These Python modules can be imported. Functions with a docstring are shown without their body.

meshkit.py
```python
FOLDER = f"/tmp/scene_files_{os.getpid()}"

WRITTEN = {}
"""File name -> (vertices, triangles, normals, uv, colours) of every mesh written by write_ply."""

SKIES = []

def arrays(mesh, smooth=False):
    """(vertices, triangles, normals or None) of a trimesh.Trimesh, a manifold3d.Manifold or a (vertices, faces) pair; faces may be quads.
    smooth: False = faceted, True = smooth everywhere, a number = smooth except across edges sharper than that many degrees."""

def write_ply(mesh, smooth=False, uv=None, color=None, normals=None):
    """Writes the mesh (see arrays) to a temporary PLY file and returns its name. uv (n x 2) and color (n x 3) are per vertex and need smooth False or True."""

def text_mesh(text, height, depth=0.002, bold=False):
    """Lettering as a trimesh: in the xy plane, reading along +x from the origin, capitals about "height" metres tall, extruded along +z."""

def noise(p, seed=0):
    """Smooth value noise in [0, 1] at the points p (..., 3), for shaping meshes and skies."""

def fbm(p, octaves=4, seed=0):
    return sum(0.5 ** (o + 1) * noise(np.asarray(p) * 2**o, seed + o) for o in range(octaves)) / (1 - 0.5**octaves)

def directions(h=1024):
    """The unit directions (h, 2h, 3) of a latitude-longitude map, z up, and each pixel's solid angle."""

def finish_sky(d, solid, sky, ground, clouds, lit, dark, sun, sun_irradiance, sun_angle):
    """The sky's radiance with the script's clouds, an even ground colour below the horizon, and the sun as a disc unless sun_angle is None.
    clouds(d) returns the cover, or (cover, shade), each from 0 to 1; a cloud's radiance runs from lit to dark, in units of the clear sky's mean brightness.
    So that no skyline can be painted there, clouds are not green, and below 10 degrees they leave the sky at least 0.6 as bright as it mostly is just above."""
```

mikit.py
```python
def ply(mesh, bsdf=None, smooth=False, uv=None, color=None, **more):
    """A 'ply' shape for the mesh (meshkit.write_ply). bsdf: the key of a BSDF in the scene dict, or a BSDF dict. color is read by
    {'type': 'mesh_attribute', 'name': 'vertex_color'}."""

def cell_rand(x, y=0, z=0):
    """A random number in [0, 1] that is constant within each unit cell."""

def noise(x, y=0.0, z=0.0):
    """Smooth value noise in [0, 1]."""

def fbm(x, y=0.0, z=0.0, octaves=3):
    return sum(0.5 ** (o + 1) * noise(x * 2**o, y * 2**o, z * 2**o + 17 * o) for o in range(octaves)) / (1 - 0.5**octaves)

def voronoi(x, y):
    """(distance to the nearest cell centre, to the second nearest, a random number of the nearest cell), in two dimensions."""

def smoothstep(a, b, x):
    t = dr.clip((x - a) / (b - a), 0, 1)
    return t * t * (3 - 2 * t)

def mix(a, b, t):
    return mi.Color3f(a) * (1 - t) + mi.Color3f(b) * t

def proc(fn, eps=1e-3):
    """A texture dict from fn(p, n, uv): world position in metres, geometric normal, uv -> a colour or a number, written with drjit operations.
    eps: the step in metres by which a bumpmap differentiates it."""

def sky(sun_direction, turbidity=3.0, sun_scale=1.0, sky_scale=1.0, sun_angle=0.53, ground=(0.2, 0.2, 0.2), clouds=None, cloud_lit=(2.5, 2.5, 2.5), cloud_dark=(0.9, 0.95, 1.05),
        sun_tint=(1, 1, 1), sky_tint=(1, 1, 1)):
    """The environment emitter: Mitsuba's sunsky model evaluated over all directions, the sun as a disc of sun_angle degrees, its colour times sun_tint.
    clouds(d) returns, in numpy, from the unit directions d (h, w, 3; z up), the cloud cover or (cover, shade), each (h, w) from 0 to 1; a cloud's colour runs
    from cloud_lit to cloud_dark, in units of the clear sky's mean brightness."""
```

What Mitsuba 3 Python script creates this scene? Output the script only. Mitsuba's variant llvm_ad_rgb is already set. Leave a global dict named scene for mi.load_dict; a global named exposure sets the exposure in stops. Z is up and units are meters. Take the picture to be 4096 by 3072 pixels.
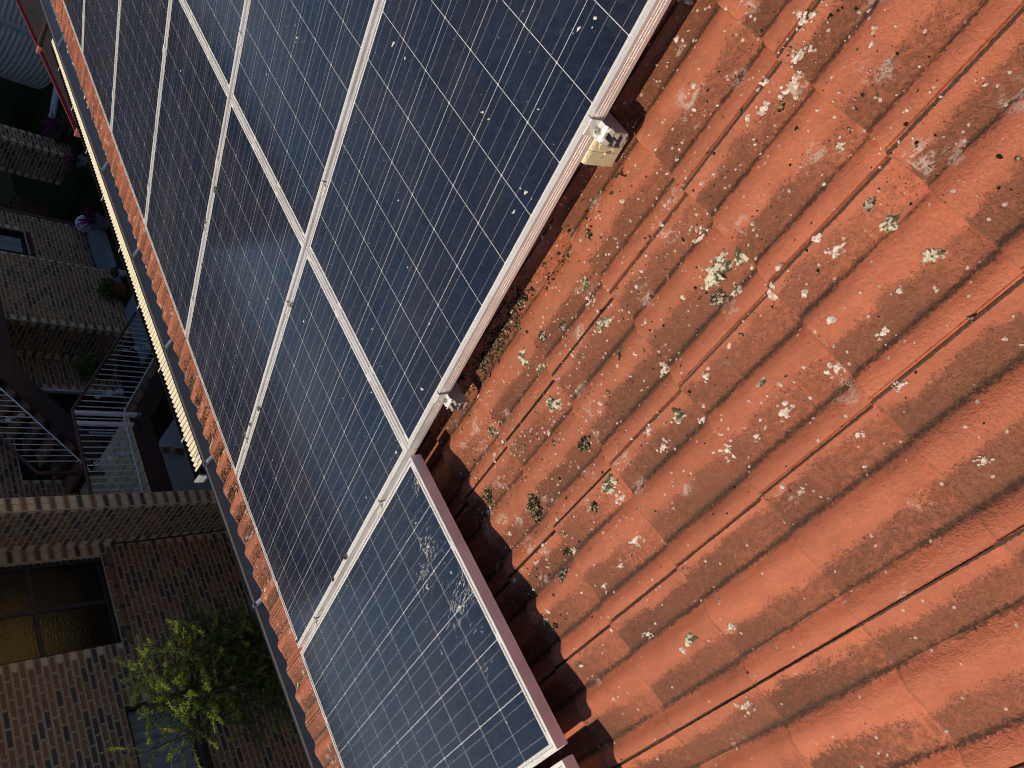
import math, random
import numpy as np, trimesh, manifold3d
import drjit as dr, mitsuba as mi
import mikit, meshkit
from mikit import proc, noise, fbm, voronoi, cell_rand, smoothstep, mix
T = mi.ScalarTransform4f
scene, labels = {}, {}
rng = np.random.default_rng(7)

# ------------------------------------------------------------------ camera, sky, exposure
CAM = np.array([-1.09408, -1.46213, 7.06022])
RIGHT = np.array([-0.465858, -0.622061, -0.629298])
DOWN = np.array([-0.762107, 0.643449, -0.071875])
FWD = np.array([0.449632, 0.446109, -0.773833])
m = np.eye(4)
m[:3, 0], m[:3, 1], m[:3, 2], m[:3, 3] = -RIGHT, -DOWN, FWD, CAM
scene['camera'] = {'type': 'perspective', 'fov': 69.35, 'fov_axis': 'x', 'near_clip': 0.05, 'far_clip': 400.0, 'to_world': T(m)}
scene['sky'] = mikit.sky([-0.33, 0.655, 0.845], turbidity=3, sky_scale=0.9, sun_tint=(1.0, 0.97, 0.925), sky_tint=(1.03, 1.0, 0.95))
exposure = 1.32

# ------------------------------------------------------------------ helpers
AL = math.radians(17.0)
CA, SA, Z0 = math.cos(AL), math.sin(AL), 5.35
RM = np.eye(4)                       # roof frame: x along the eave, y DOWN the slope (w = -v), z off the roof
RM[:3, 0], RM[:3, 1], RM[:3, 2], RM[:3, 3] = (1, 0, 0), (0, CA, -SA), (0, SA, CA), (0, 0, Z0)


def roof(p):
    return np.asarray(p, float) @ RM[:3, :3].T + RM[:3, 3]


def tr(x, y, z):
    a = np.eye(4); a[:3, 3] = (x, y, z); return a


def frame(o, ex, ez=(0, 0, 1), s=1.0):
    ex, ez = np.array(ex, float), np.array(ez, float)
    a = np.eye(4)
    a[:3, 0], a[:3, 2], a[:3, 1], a[:3, 3] = ex, np.cross(ex, ez), ez, o   # x along, y up, z outward
    return a


def numbered(k):
    if k not in used:
        used.add(k); return k
    i = nxt.get(k, 1)
    while f'{k}_{i:03d}' in used:
        i += 1
    nxt[k] = i + 1
    used.add(f'{k}_{i:03d}')
    return f'{k}_{i:03d}'


used, nxt = set(), {}


def thing(name, label=None, cat=None, group=None, kind=None):
    k = numbered(name)
    labels[k] = {}
    if label: labels[k]['label'] = label
    if cat: labels[k]['category'] = cat
    if group: labels[k]['group'] = group
    if kind: labels[k]['kind'] = kind
    return k


def put(parent, name, d, M=None, label=None, kind=None):
    """d: a shape dict from shape(); one entry of the scene under its own key."""
    k = numbered(f'{parent}__{name}' if parent and name else (parent or name)) if name else parent
    e = dict(d)
    if M is not None:
        e['to_world'] = T(np.asarray(M))
    scene[k] = e
    if label or kind:
        labels.setdefault(k, {})
        if label: labels[k]['label'] = label
        if kind: labels[k]['kind'] = kind
    return k


def shape(mesh, bsdf, smooth=False, uv=None):
    if isinstance(mesh, MB): mesh = mesh.mesh()
    return mikit.ply(mesh, bsdf, smooth=smooth, uv=uv)


class MB:
    def __init__(s): s.v, s.f, s.n = [], [], 0

    def add(s, v, f, M=None):
        v, f = np.asarray(v, float), np.asarray(f, int)
        if M is not None: v = v @ np.asarray(M)[:3, :3].T + np.asarray(M)[:3, 3]
        if f.shape[1] == 4: f = np.vstack([f[:, [0, 1, 2]], f[:, [0, 2, 3]]])
        s.v.append(v); s.f.append(f + s.n); s.n += len(v)
        return s

    def box(s, lo, hi, M=None):
        x0, y0, z0 = lo; x1, y1, z1 = hi
        v = [(x, y, z) for x in (x0, x1) for y in (y0, y1) for z in (z0, z1)]
        return s.add(v, [[0, 1, 3, 2], [4, 6, 7, 5], [0, 4, 5, 1], [2, 3, 7, 6], [0, 2, 6, 4], [1, 5, 7, 3]], M)

    def cbox(s, lo, hi, c, M=None):
        """box with chamfered edges"""
        lo, hi = np.array(lo, float), np.array(hi, float)
        pts = []
        for i in (0, 1):
            for j in (0, 1):
                for k in (0, 1):
                    for a in range(3):
                        p = np.array([(lo, hi)[i][0], (lo, hi)[j][1], (lo, hi)[k][2]])
                        sg = np.array([1 - 2 * i, 1 - 2 * j, 1 - 2 * k]) * c
                        sg[a] = 0
                        pts.append(p + sg)
        h = trimesh.convex.convex_hull(np.array(pts))
        return s.add(h.vertices, h.faces, M)

    def tube(s, pts, r, sides=8, caps=True, M=None):
        p = np.asarray(pts, float)
        r = np.broadcast_to(r, (len(p),))
        t = np.gradient(p, axis=0); t /= np.linalg.norm(t, axis=1, keepdims=True) + 1e-12
        ref = np.array([0.31, 0.22, 0.92]) if abs(t[0] @ np.array([0.31, 0.22, 0.92])) < 0.93 else np.array([1.0, 0, 0])
        a = np.cross(t, ref); a /= np.linalg.norm(a, axis=1, keepdims=True) + 1e-12
        b = np.cross(t, a)
        ang = np.arange(sides) * 2 * np.pi / sides
        v = p[:, None] + r[:, None, None] * (np.cos(ang)[None, :, None] * a[:, None] + np.sin(ang)[None, :, None] * b[:, None])
        i, j = np.meshgrid(np.arange(len(p) - 1), np.arange(sides), indexing='ij')
        q = np.stack([i * sides + j, (i + 1) * sides + j, (i + 1) * sides + (j + 1) % sides, i * sides + (j + 1) % sides], -1).reshape(-1, 4)
        v = v.reshape(-1, 3)
        f = np.vstack([q[:, [0, 1, 2]], q[:, [0, 2, 3]]])
        if caps:
            k = len(v)
            v = np.vstack([v, p[0], p[-1]])
            jj = np.arange(sides)
            f = np.vstack([f, np.stack([jj * 0 + k, jj, (jj + 1) % sides], 1), np.stack([jj * 0 + k + 1, (len(p) - 1) * sides + (jj + 1) % sides, (len(p) - 1) * sides + jj], 1)])
        return s.add(v, f, M)

    def prism(s, prof, x0, x1, M=None, shear=0.0):
        """closed outline prof [(y, z)] (counter-clockwise seen from +x) swept along x"""
        prof = np.asarray(prof, float); k = len(prof)
        a = np.c_[np.full(k, x0), prof]; b = np.c_[np.full(k, x1), prof]
        a[:, 1] += shear * x0; b[:, 1] += shear * x1
        i = np.arange(k)
        q = np.stack([i, (i + 1) % k, (i + 1) % k + k, i + k], 1)
        import shapely.geometry as sg
        vv, ff = trimesh.creation.triangulate_polygon(sg.Polygon(prof), engine='earcut')
        base = len(a) * 2
        va = np.c_[np.full(len(vv), x0), vv]; vb = np.c_[np.full(len(vv), x1), vv]
        va[:, 1] += shear * x0; vb[:, 1] += shear * x1
        v = np.vstack([a, b, va, vb])
        f = np.vstack([q[:, [0, 2, 1]], q[:, [0, 3, 2]], ff[:, ::-1] + base, ff + base + len(vv)])
        # side winding follows the outline's sense
        area = 0.5 * np.sum(prof[:, 0] * np.roll(prof[:, 1], -1) - np.roll(prof[:, 0], -1) * prof[:, 1])
        if area > 0: f[:2 * k] = f[:2 * k][:, ::-1]
        return s.add(v, f, M)

    def lathe(s, prof, sides=20, M=None):
        """prof [(r, z)] turned about z"""
        prof = np.asarray(prof, float); k = len(prof)
        ang = np.arange(sides) * 2 * np.pi / sides
        v = np.stack([prof[:, None, 0] * np.cos(ang), prof[:, None, 0] * np.sin(ang), np.broadcast_to(prof[:, None, 1], (k, sides))], -1).reshape(-1, 3)
        i, j = np.meshgrid(np.arange(k - 1), np.arange(sides), indexing='ij')
        q = np.stack([i * sides + j, i * sides + (j + 1) % sides, (i + 1) * sides + (j + 1) % sides, (i + 1) * sides + j], -1).reshape(-1, 4)
        return s.add(v, q, M)

    def grid(s, V, M=None, flip=False):
        a, b = V.shape[:2]
        i, j = np.meshgrid(np.arange(a - 1), np.arange(b - 1), indexing='ij')
        q = np.stack([i * b + j, (i + 1) * b + j, (i + 1) * b + j + 1, i * b + j + 1], -1).reshape(-1, 4)
        return s.add(V.reshape(-1, 3), q[:, ::-1] if flip else q, M)

    def mesh(s):
        return trimesh.Trimesh(np.vstack(s.v), np.vstack(s.f), process=False)


def rgb(r, g, b): return {'type': 'rgb', 'value': [r, g, b]}


def two(d): return {'type': 'twosided', 'bsdf': d}


def princ(color, rough=0.5, spec=0.5, **k):
    return two({'type': 'principled', 'base_color': color if isinstance(color, dict) else rgb(*color), 'roughness': rough, 'specular': spec, **k})


def bump(fn, scale, inner, eps=1e-3):
    return two({'type': 'bumpmap', 'arbitrary': proc(fn, eps=eps), 'scale': scale, 'bsdf': inner['bsdf']})


# ------------------------------------------------------------------ materials
UB, TW, GA, VB, SHR, ROT = -0.207, 0.302, 0.32, 0.297, 0.0145, 0.006


def roof_uv(p):
    """world point -> (s, y): s across the tiles towards -x, y up the slope, both in metres, in the tiles' own slightly turned frame"""
    v = -(p.y * CA - (p.z - Z0) * SA)
    u = p.x
    return UB - (u + ROT * v), v + SHR * u


def tile_color(p, n, uv):
    s, y = roof_uv(p)
    ti, tj = dr.floor(s / TW), dr.floor((y - VB) / GA)
    ls, ly = s - ti * TW, y - VB - tj * GA
    r1, r2, r3 = cell_rand(ti, tj, 3), cell_rand(ti, tj, 7), cell_rand(ti, tj, 9)
    half = 0.151
    t = dr.select(ls > 0.241, ls - 0.241, dr.select(ls > 0.09, ls - 0.09, ls + 0.061))   # from the valley
    rid = dr.select(ls > 0.241, 2.0, dr.select(ls > 0.09, 1.0, 0.0))
    rr = cell_rand(ti * 3 + rid, tj, 21)
    n1 = fbm(s * 38, y * 22, 1.0, octaves=3)
    n2 = fbm(s * 230, y * 200, 2.0, octaves=3)
    n3 = noise(s * 420, y * 420, 5.0)
    n5 = fbm(s * 150, y * 130, 7.0, octaves=2)
    n4 = fbm(s * 5.0, y * 5.0, 8.0, octaves=2)
    clean = mix((0.55, 0.178, 0.098), (0.43, 0.132, 0.072), n1)
    clean = clean * (0.88 + 0.22 * r1) * (0.9 + 0.2 * n2)
    brown = mix((0.090, 0.039, 0.023), (0.305, 0.105, 0.055), dr.clip(n2 * 0.55 + 0.40 * n3 + 0.65 * n5 - 0.32, 0, 1)) * (0.80 + 0.35 * r2)
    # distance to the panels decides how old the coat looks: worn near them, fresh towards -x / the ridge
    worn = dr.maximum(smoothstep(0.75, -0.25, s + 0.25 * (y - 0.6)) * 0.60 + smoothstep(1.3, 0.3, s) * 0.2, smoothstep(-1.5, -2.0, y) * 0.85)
    jag = (n1 - 0.5) * 0.026 + (n2 - 0.5) * 0.030 + (n3 - 0.5) * 0.010
    edge0 = 0.083 + 0.02 * (rr - 0.5)
    pan = smoothstep(edge0 - 0.007, edge0 + 0.009, t + jag + 0.022 * (n4 - 0.5))
    fade = smoothstep(0.30, 0.02, ly + (n1 - 0.5) * 0.12)                       # the lower end of a tile is dirtier
    bandk = pan * dr.clip(0.56 + 0.42 * fade + 0.62 * (rr - 0.5) + 0.15 * worn + 1.0 * (n5 - 0.5) + 0.5 * (n4 - 0.5), 0, 1)
    c = mix(clean, brown, bandk)
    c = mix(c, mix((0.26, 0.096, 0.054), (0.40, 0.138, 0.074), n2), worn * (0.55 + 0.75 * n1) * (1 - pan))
    # black grime in the valleys, broken up
    vd = dr.minimum(t, half - t)
    vk = smoothstep(0.008 + 0.010 * n4, 0.0, vd + (n2 - 0.5) * 0.014) * smoothstep(0.25, 0.62, n4 * 0.7 + n1 * 0.3 + 0.32 * rr)
    c = mix(c, (0.045, 0.028, 0.018), 0.92 * vk)
    wide = smoothstep(0.05, 0.0, vd) * smoothstep(0.48, 0.75, n4 + 0.25 * (rr - 0.5)) * smoothstep(0.42, 0.62, n2)
    c = mix(c, (0.09, 0.054, 0.034), 0.5 * wide)
    # dark pin pricks and brown freckles
    pr = smoothstep(0.74, 0.86, n3) * (0.22 + 0.6 * pan + 0.3 * worn) * smoothstep(0.25, 0.6, n2 + 0.2 * pan)
    c = mix(c, (0.07, 0.035, 0.022), 0.8 * pr)
    # white and pinkish lichen specks
    d1, d2, w = voronoi(s * 45, y * 45)
    keep = cell_rand(dr.floor(w * 9999), 3, 4) < (0.04 + 0.22 * worn)
    sp = dr.select(keep, smoothstep(0.16, 0.08, d1 + (n2 - 0.5) * 0.25), 0.0)
    c = mix(c, mix((0.55, 0.47, 0.36), (0.62, 0.52, 0.50), w), 0.8 * sp)
    e1, e2, w2 = voronoi(s * 13 + 3.3, y * 11 + 1.7)
    keep2 = cell_rand(dr.floor(w2 * 9999), 5, 4) < (0.02 + 0.40 * worn)
    sp2 = dr.select(keep2, smoothstep(0.34, 0.10, e1 + (n2 - 0.5) * 0.65 + (n1 - .5) * .7), 0.0) * smoothstep(0.35, 0.6, n2 + 0.1)
    sp2 = sp2 * smoothstep(0.40, 0.62, fbm(s * 90 + 7, y * 60, 6.0))
    c = mix(c, mix((0.52, 0.38, 0.34), (0.60, 0.54, 0.48), w2), 0.60 * sp2)
    # the side joint holds dirt
    jd = dr.minimum(dr.abs(ls), dr.abs(TW - ls))
    c = mix(c, (0.045, 0.028, 0.02), smoothstep(0.0046, 0.0022, jd + (n2 - 0.5) * 0.003) * 0.95)
    c = mix(c, (0.06, 0.038, 0.026), smoothstep(GA - 0.007, GA - 0.001, ly + (n2 - 0.5) * 0.004) * (0.08 + 0.45 * n1))
    eg = smoothstep(0.006, 0.0, ly) * smoothstep(0.45, 0.7, n2 + 0.2 * r3)
    return mix(c, (0.12, 0.07, 0.045), 0.5 * eg)


def tile_bump(p, n, uv):
    s, y = roof_uv(p)
    return 0.6 * fbm(s * 170, y * 120, 3.0, octaves=3) + 0.5 * noise(s * 500, y * 500, 1.0)


scene['tile_mat'] = bump(tile_bump, 0.0026, princ(proc(tile_color), 0.66, 0.28), eps=8e-4)


def cell_color(p, n, uv):
    s, y = p.x, -(p.y * CA - (p.z - Z0) * SA)
    w = voronoi(s * 55, y * 55)[2]
    k = cell_rand(dr.floor(s / 0.158), dr.floor(y / 0.158), 2)
    c = mix((0.011, 0.020, 0.046), (0.019, 0.022, 0.038), k * 0.75 + 0.25 * w)
    dust = smoothstep(0.35, 0.85, fbm(s * 3.0, y * 3.0, 4.0)) * 0.012 + smoothstep(0.70, 0.86, fbm(s * 120, y * 120, 1.0)) * 0.03 * smoothstep(0.3, 0.7, noise(s * 6, y * 6, 3.0))
    return c * (0.85 + 0.3 * w) + mi.Color3f(1.0, 0.95, 0.86) * dust


scene['cell_mat'] = princ(proc(cell_color), 0.12, 0.34)
scene['back_mat'] = princ((0.66, 0.67, 0.66), 0.13, 0.3)
scene['busbar_mat'] = princ((0.27, 0.275, 0.285), 0.15, 0.3)


def alu_color(p, n, uv):
    d = fbm(p.x * 9, p.y * 9, p.z * 9)
    f = fbm(p.x * 160, p.y * 160, p.z * 160)
    return mix((0.94, 0.94, 0.93), (0.76, 0.74, 0.70), smoothstep(0.42, 0.75, d) * 0.6 + smoothstep(0.6, 0.8, f) * 0.4)


scene['frame_mat'] = princ(proc(alu_color), 0.45, 0.5, metallic=0.55)
scene['clamp_mat'] = princ((0.70, 0.70, 0.69), 0.45, 0.5, metallic=0.25)
scene['rail_mat'] = princ((0.52, 0.49, 0.47), 0.32, 0.6, metallic=0.5)
scene['bolt_mat'] = princ((0.50, 0.49, 0.46), 0.35, 0.6, metallic=0.6)
scene['dark_mat'] = princ((0.012, 0.012, 0.012), 0.6, 0.2)


def cream_color(p, n, uv):
    f = fbm(p.x * 120, p.y * 120, p.z * 120)
    return mix((0.66, 0.60, 0.39), (0.46, 0.40, 0.24), smoothstep(0.62, 0.8, f))


scene['cream_mat'] = princ(proc(cream_color), 0.42, 0.4)


def gutter_color(p, n, uv):
    d = fbm(p.x * 2.2, p.y * 20, p.z * 20)
    return mix((0.185, 0.180, 0.172), (0.220, 0.212, 0.202), d)


scene['gutter_mat'] = princ(proc(gutter_color), 0.30, 0.5)
scene['black_mat2'] = princ((0.035, 0.036, 0.036), 0.35, 0.4)
scene['black_mat'] = princ((0.010, 0.011, 0.012), 0.35, 0.5)
scene['strap_mat'] = princ((0.22, 0.27, 0.36), 0.3, 0.6, metallic=0.4)


def lichen_color(p, n, uv):
    a = fbm(p.x * 90, p.y * 90, p.z * 90)
    b = fbm(p.x * 260, p.y * 260, p.z * 260)
    k = smoothstep(0.42, 0.62, a * 0.6 + b * 0.4)
    return mix((0.10, 0.085, 0.045), (0.68, 0.64, 0.50), k)


scene['lichen_mat'] = princ(proc(lichen_color), 0.9, 0.1)


def pale_color(p, n, uv):
    b = fbm(p.x * 200, p.y * 200, p.z * 200)
    return mix((0.46, 0.36, 0.30), (0.74, 0.69, 0.62), smoothstep(0.35, 0.6, b))


scene['pale_mat'] = princ(proc(pale_color), 0.85, 0.1)


def moss_color(p, n, uv):
    b = fbm(p.x * 170, p.y * 170, p.z * 170)
    return mix((0.022, 0.016, 0.010), (0.34, 0.29, 0.18), smoothstep(0.46, 0.70, b))


scene['moss_mat'] = princ(proc(moss_color), 0.95, 0.1)
scene['crumb_mat'] = princ(proc(lambda p, n, uv: mix((0.035, 0.024, 0.014), (0.26, 0.20, 0.11), smoothstep(0.42, 0.72, fbm(p.x * 230, p.y * 230, p.z * 230)))), 0.95, 0.1)
scene['greymoss_mat'] = princ(proc(lambda p, n, uv: mix((0.045, 0.036, 0.026), (0.44, 0.38, 0.29), smoothstep(0.42, 0.68, fbm(p.x * 190, p.y * 190, p.z * 190)))), 0.95, 0.1)
scene['litter_mat'] = princ(proc(lambda p, n, uv: mix((0.035, 0.024, 0.014), (0.22, 0.16, 0.09), smoothstep(0.35, 0.8, noise(p.x * 90, p.y * 90, p.z * 90)))), 0.9, 0.1)
scene['dropping_mat'] = princ((0.66, 0.64, 0.58), 0.7, 0.2)


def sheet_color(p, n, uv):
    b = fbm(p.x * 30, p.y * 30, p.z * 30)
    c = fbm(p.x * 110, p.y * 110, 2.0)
    ph = 0.5 + 0.5 * dr.cos(p.x * (2 * math.pi / 0.076))                # troughs coloured darker in place of weak ridge shading
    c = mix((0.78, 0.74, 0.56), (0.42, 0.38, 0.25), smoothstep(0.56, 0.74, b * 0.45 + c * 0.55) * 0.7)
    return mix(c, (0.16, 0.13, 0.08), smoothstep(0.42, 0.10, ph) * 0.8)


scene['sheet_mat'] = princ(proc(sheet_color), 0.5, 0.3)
scene['brown_sheet_mat'] = princ(proc(lambda p, n, uv: mix((0.014, 0.011, 0.009), (0.022, 0.018, 0.016), fbm(p.x * 3, p.y * 8, 1.0))), 0.45, 0.4)
scene['maroon_mat'] = princ((0.20, 0.045, 0.052), 0.4, 0.4)
scene['maroon_dark_mat'] = princ(proc(lambda p, n, uv: mix((0.052, 0.026, 0.026), (0.075, 0.040, 0.040), fbm(p.x * 4, p.y * 4, p.z * 4))), 0.5, 0.3)
scene['tank_mat'] = princ(proc(lambda p, n, uv: mix((0.70, 0.67, 0.62), (0.78, 0.75, 0.70), fbm(p.x * 2, p.y * 2, p.z * 6))), 0.5, 0.4)
scene['pipe_mat'] = princ((0.52, 0.55, 0.58), 0.4, 0.4)
scene['white_mat'] = princ((0.70, 0.71, 0.74), 0.35, 0.5)


def brick_color(p, n, uv):
    k = dr.floor(uv.x * 0.5)
    a, b = uv.x - 2 * k, uv.y
    r, r2, r3 = cell_rand(k, 1, 1), cell_rand(k, 2, 5), cell_rand(k, 7, 2)
    n1 = fbm(p.x * 60, p.y * 60, p.z * 60)
    n2 = fbm(p.x * 150, p.y * 150, p.z * 150)
    cream = mix((0.74, 0.57, 0.36), (0.64, 0.49, 0.31), n1)
    body = mix((0.42, 0.200, 0.112), (0.30, 0.145, 0.085), r2)
    body = mix(body, mix((0.085, 0.065, 0.070), (0.17, 0.115, 0.10), n2), smoothstep(0.68, 0.74, r))
    body = mix(body, (0.085, 0.045, 0.03), smoothstep(0.50, 0.64, n2 + 0.12 * (r3 - .5)) * 0.75)
    ed = dr.minimum(dr.minimum(a, 1 - a) * 2.6, dr.minimum(b, 1 - b) * 1.0)
    kk = smoothstep(0.08, 0.17, ed + (n1 - 0.5) * 0.12)
    c = mix(mix(cream, body, 0.12 + 0.25 * r3), body, kk)
    return mix(c, cream * (0.85 + 0.3 * r2), dr.select(k >= 1000, 1.0, 0.0))


scene['brick_mat'] = princ(proc(brick_color), 0.85, 0.2)
scene['mortar_mat'] = princ((0.12, 0.10, 0.08), 0.95, 0.1)
scene['mortar_pale_mat'] = princ((0.30, 0.25, 0.20), 0.95, 0.1)
scene['window_frame_mat'] = princ((0.060, 0.043, 0.048), 0.4, 0.4)


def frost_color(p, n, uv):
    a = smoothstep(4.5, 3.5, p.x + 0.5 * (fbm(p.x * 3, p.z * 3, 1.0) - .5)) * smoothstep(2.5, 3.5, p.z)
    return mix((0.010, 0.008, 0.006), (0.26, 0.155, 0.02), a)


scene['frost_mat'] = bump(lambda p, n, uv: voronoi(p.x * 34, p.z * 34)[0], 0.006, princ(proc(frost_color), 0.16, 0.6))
scene['pane_mat'] = princ((0.012, 0.015, 0.018), 0.06, 0.6)
scene['curtain_mat'] = princ(proc(lambda p, n, uv: mix((0.36, 0.38, 0.40), (0.26, 0.28, 0.30), noise(p.x * 20, 1.0, 2.0))), 0.8, 0.1)
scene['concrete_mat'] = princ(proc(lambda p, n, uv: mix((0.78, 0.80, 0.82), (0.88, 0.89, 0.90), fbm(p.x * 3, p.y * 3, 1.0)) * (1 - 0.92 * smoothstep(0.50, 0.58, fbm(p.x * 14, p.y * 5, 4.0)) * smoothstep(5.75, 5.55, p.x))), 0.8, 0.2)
scene['path_mat'] = princ(proc(lambda p, n, uv: mix((0.22, 0.23, 0.24), (0.30, 0.31, 0.32), fbm(p.x * 3, p.y * 3, 1.0))), 0.85, 0.2)
scene['soil_mat'] = princ(proc(lambda p, n, uv: mix((0.016, 0.012, 0.008), (0.045, 0.035, 0.024), fbm(p.x * 14, p.y * 14, 1.0))), 0.95, 0.1)
scene['lawn_mat'] = princ(proc(lambda p, n, uv: mix((0.018, 0.034, 0.012), (0.034, 0.055, 0.020), fbm(p.x * 20, p.y * 20, 1.0))), 0.95, 0.1)
scene['terracotta_mat'] = princ((0.20, 0.075, 0.042), 0.8, 0.2)


def leafmat(a, b, f=40.0):
    return {'type': 'principledthin', 'base_color': proc(lambda p, n, uv: mix(a, b, noise(p.x * f, p.y * f, p.z * f))), 'roughness': 0.5, 'diff_trans': 0.7, 'spec_trans': 0.0, 'eta': 1.4}


scene['leaf_mat'] = leafmat((0.095, 0.150, 0.035), (0.200, 0.270, 0.080))
scene['tip_mat'] = leafmat((0.34, 0.43, 0.07), (0.52, 0.60, 0.14))  # young growth, its colour raised to stand in for sunlight
scene['deep_leaf_mat'] = leafmat((0.022, 0.045, 0.018), (0.045, 0.085, 0.030))
scene['pink_mat'] = leafmat((0.24, 0.018, 0.10), (0.36, 0.03, 0.17))
scene['far_wall_mat'] = princ((0.16, 0.11, 0.08), 0.9, 0.1)
scene['far_roof_mat'] = princ(proc(lambda p, n, uv: mix((0.060, 0.050, 0.045), (0.090, 0.072, 0.062), fbm(p.x * 4, p.y * 4, 1.0))), 0.8, 0.2)
scene['bark_mat'] = princ((0.11, 0.085, 0.06), 0.9, 0.1)

# ------------------------------------------------------------------ the setting
g = MB().box((-60, -60, -0.6), (80, 80, 0.0))
put('ground', None, shape(g, 'soil_mat'))
labels['ground'] = {'label': 'bare dark garden soil of the courtyard', 'kind': 'structure'}
g = MB().box((15.6, 7.0, -0.2), (40, 40, 0.012))
put('lawn', None, shape(g, 'lawn_mat'))
labels['lawn'] = {'label': 'short dark green lawn beside the water tank', 'kind': 'structure'}
g = MB().box((9.7, 9.40, -0.1), (11.3, 9.94, 0.03)).box((11.9, 9.72, -0.1), (14.3, 10.45, 0.034))
put('path', None, shape(g, 'path_mat'))
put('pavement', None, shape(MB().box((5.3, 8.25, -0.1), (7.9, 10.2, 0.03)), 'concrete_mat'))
labels['pavement'] = {'label': 'pale painted concrete floor below the stair landing', 'kind': 'structure'}
labels['path'] = {'label': 'pale concrete path slabs along the brick wall', 'kind': 'structure'}

# ------------------------------------------------------------------ the tiled house we stand on
house = thing('tiled_house', 'house with orange concrete tile roof and charcoal gutter under the solar panels', 'house')
PRK = np.array([0.0, 0.012, 0.024, 0.034, 0.044, 0.054, 0.066, 0.08, 0.095, 0.115, 0.135, 0.151])
PRH = 0.84 * np.array([0.0, 0.006, 0.0155, 0.0205, 0.0220, 0.0212, 0.0178, 0.0132, 0.0092, 0.0052, 0.0018, 0.0])


def rollh(s):
    t = np.mod(np.asarray(s, float) - 0.09, 0.151)
    return np.interp(t, PRK, PRH)


CREST = 0.0185
N_LOW, N_UP = -0.121, -0.146        # crest level at a tile's lower end and at the top of its exposed part


def surf_n(u, v):
    """level of the tile surface at roof point (u, v), off the plane of the panel tops"""
    s, y = UB - (np.asarray(u) + ROT * np.asarray(v)), np.asarray(v) + SHR * np.asarray(u)
    ly = np.mod(y - VB, GA)
    return N_LOW + (N_UP - N_LOW) * ly / GA - CREST + rollh(np.mod(s, TW))


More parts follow.
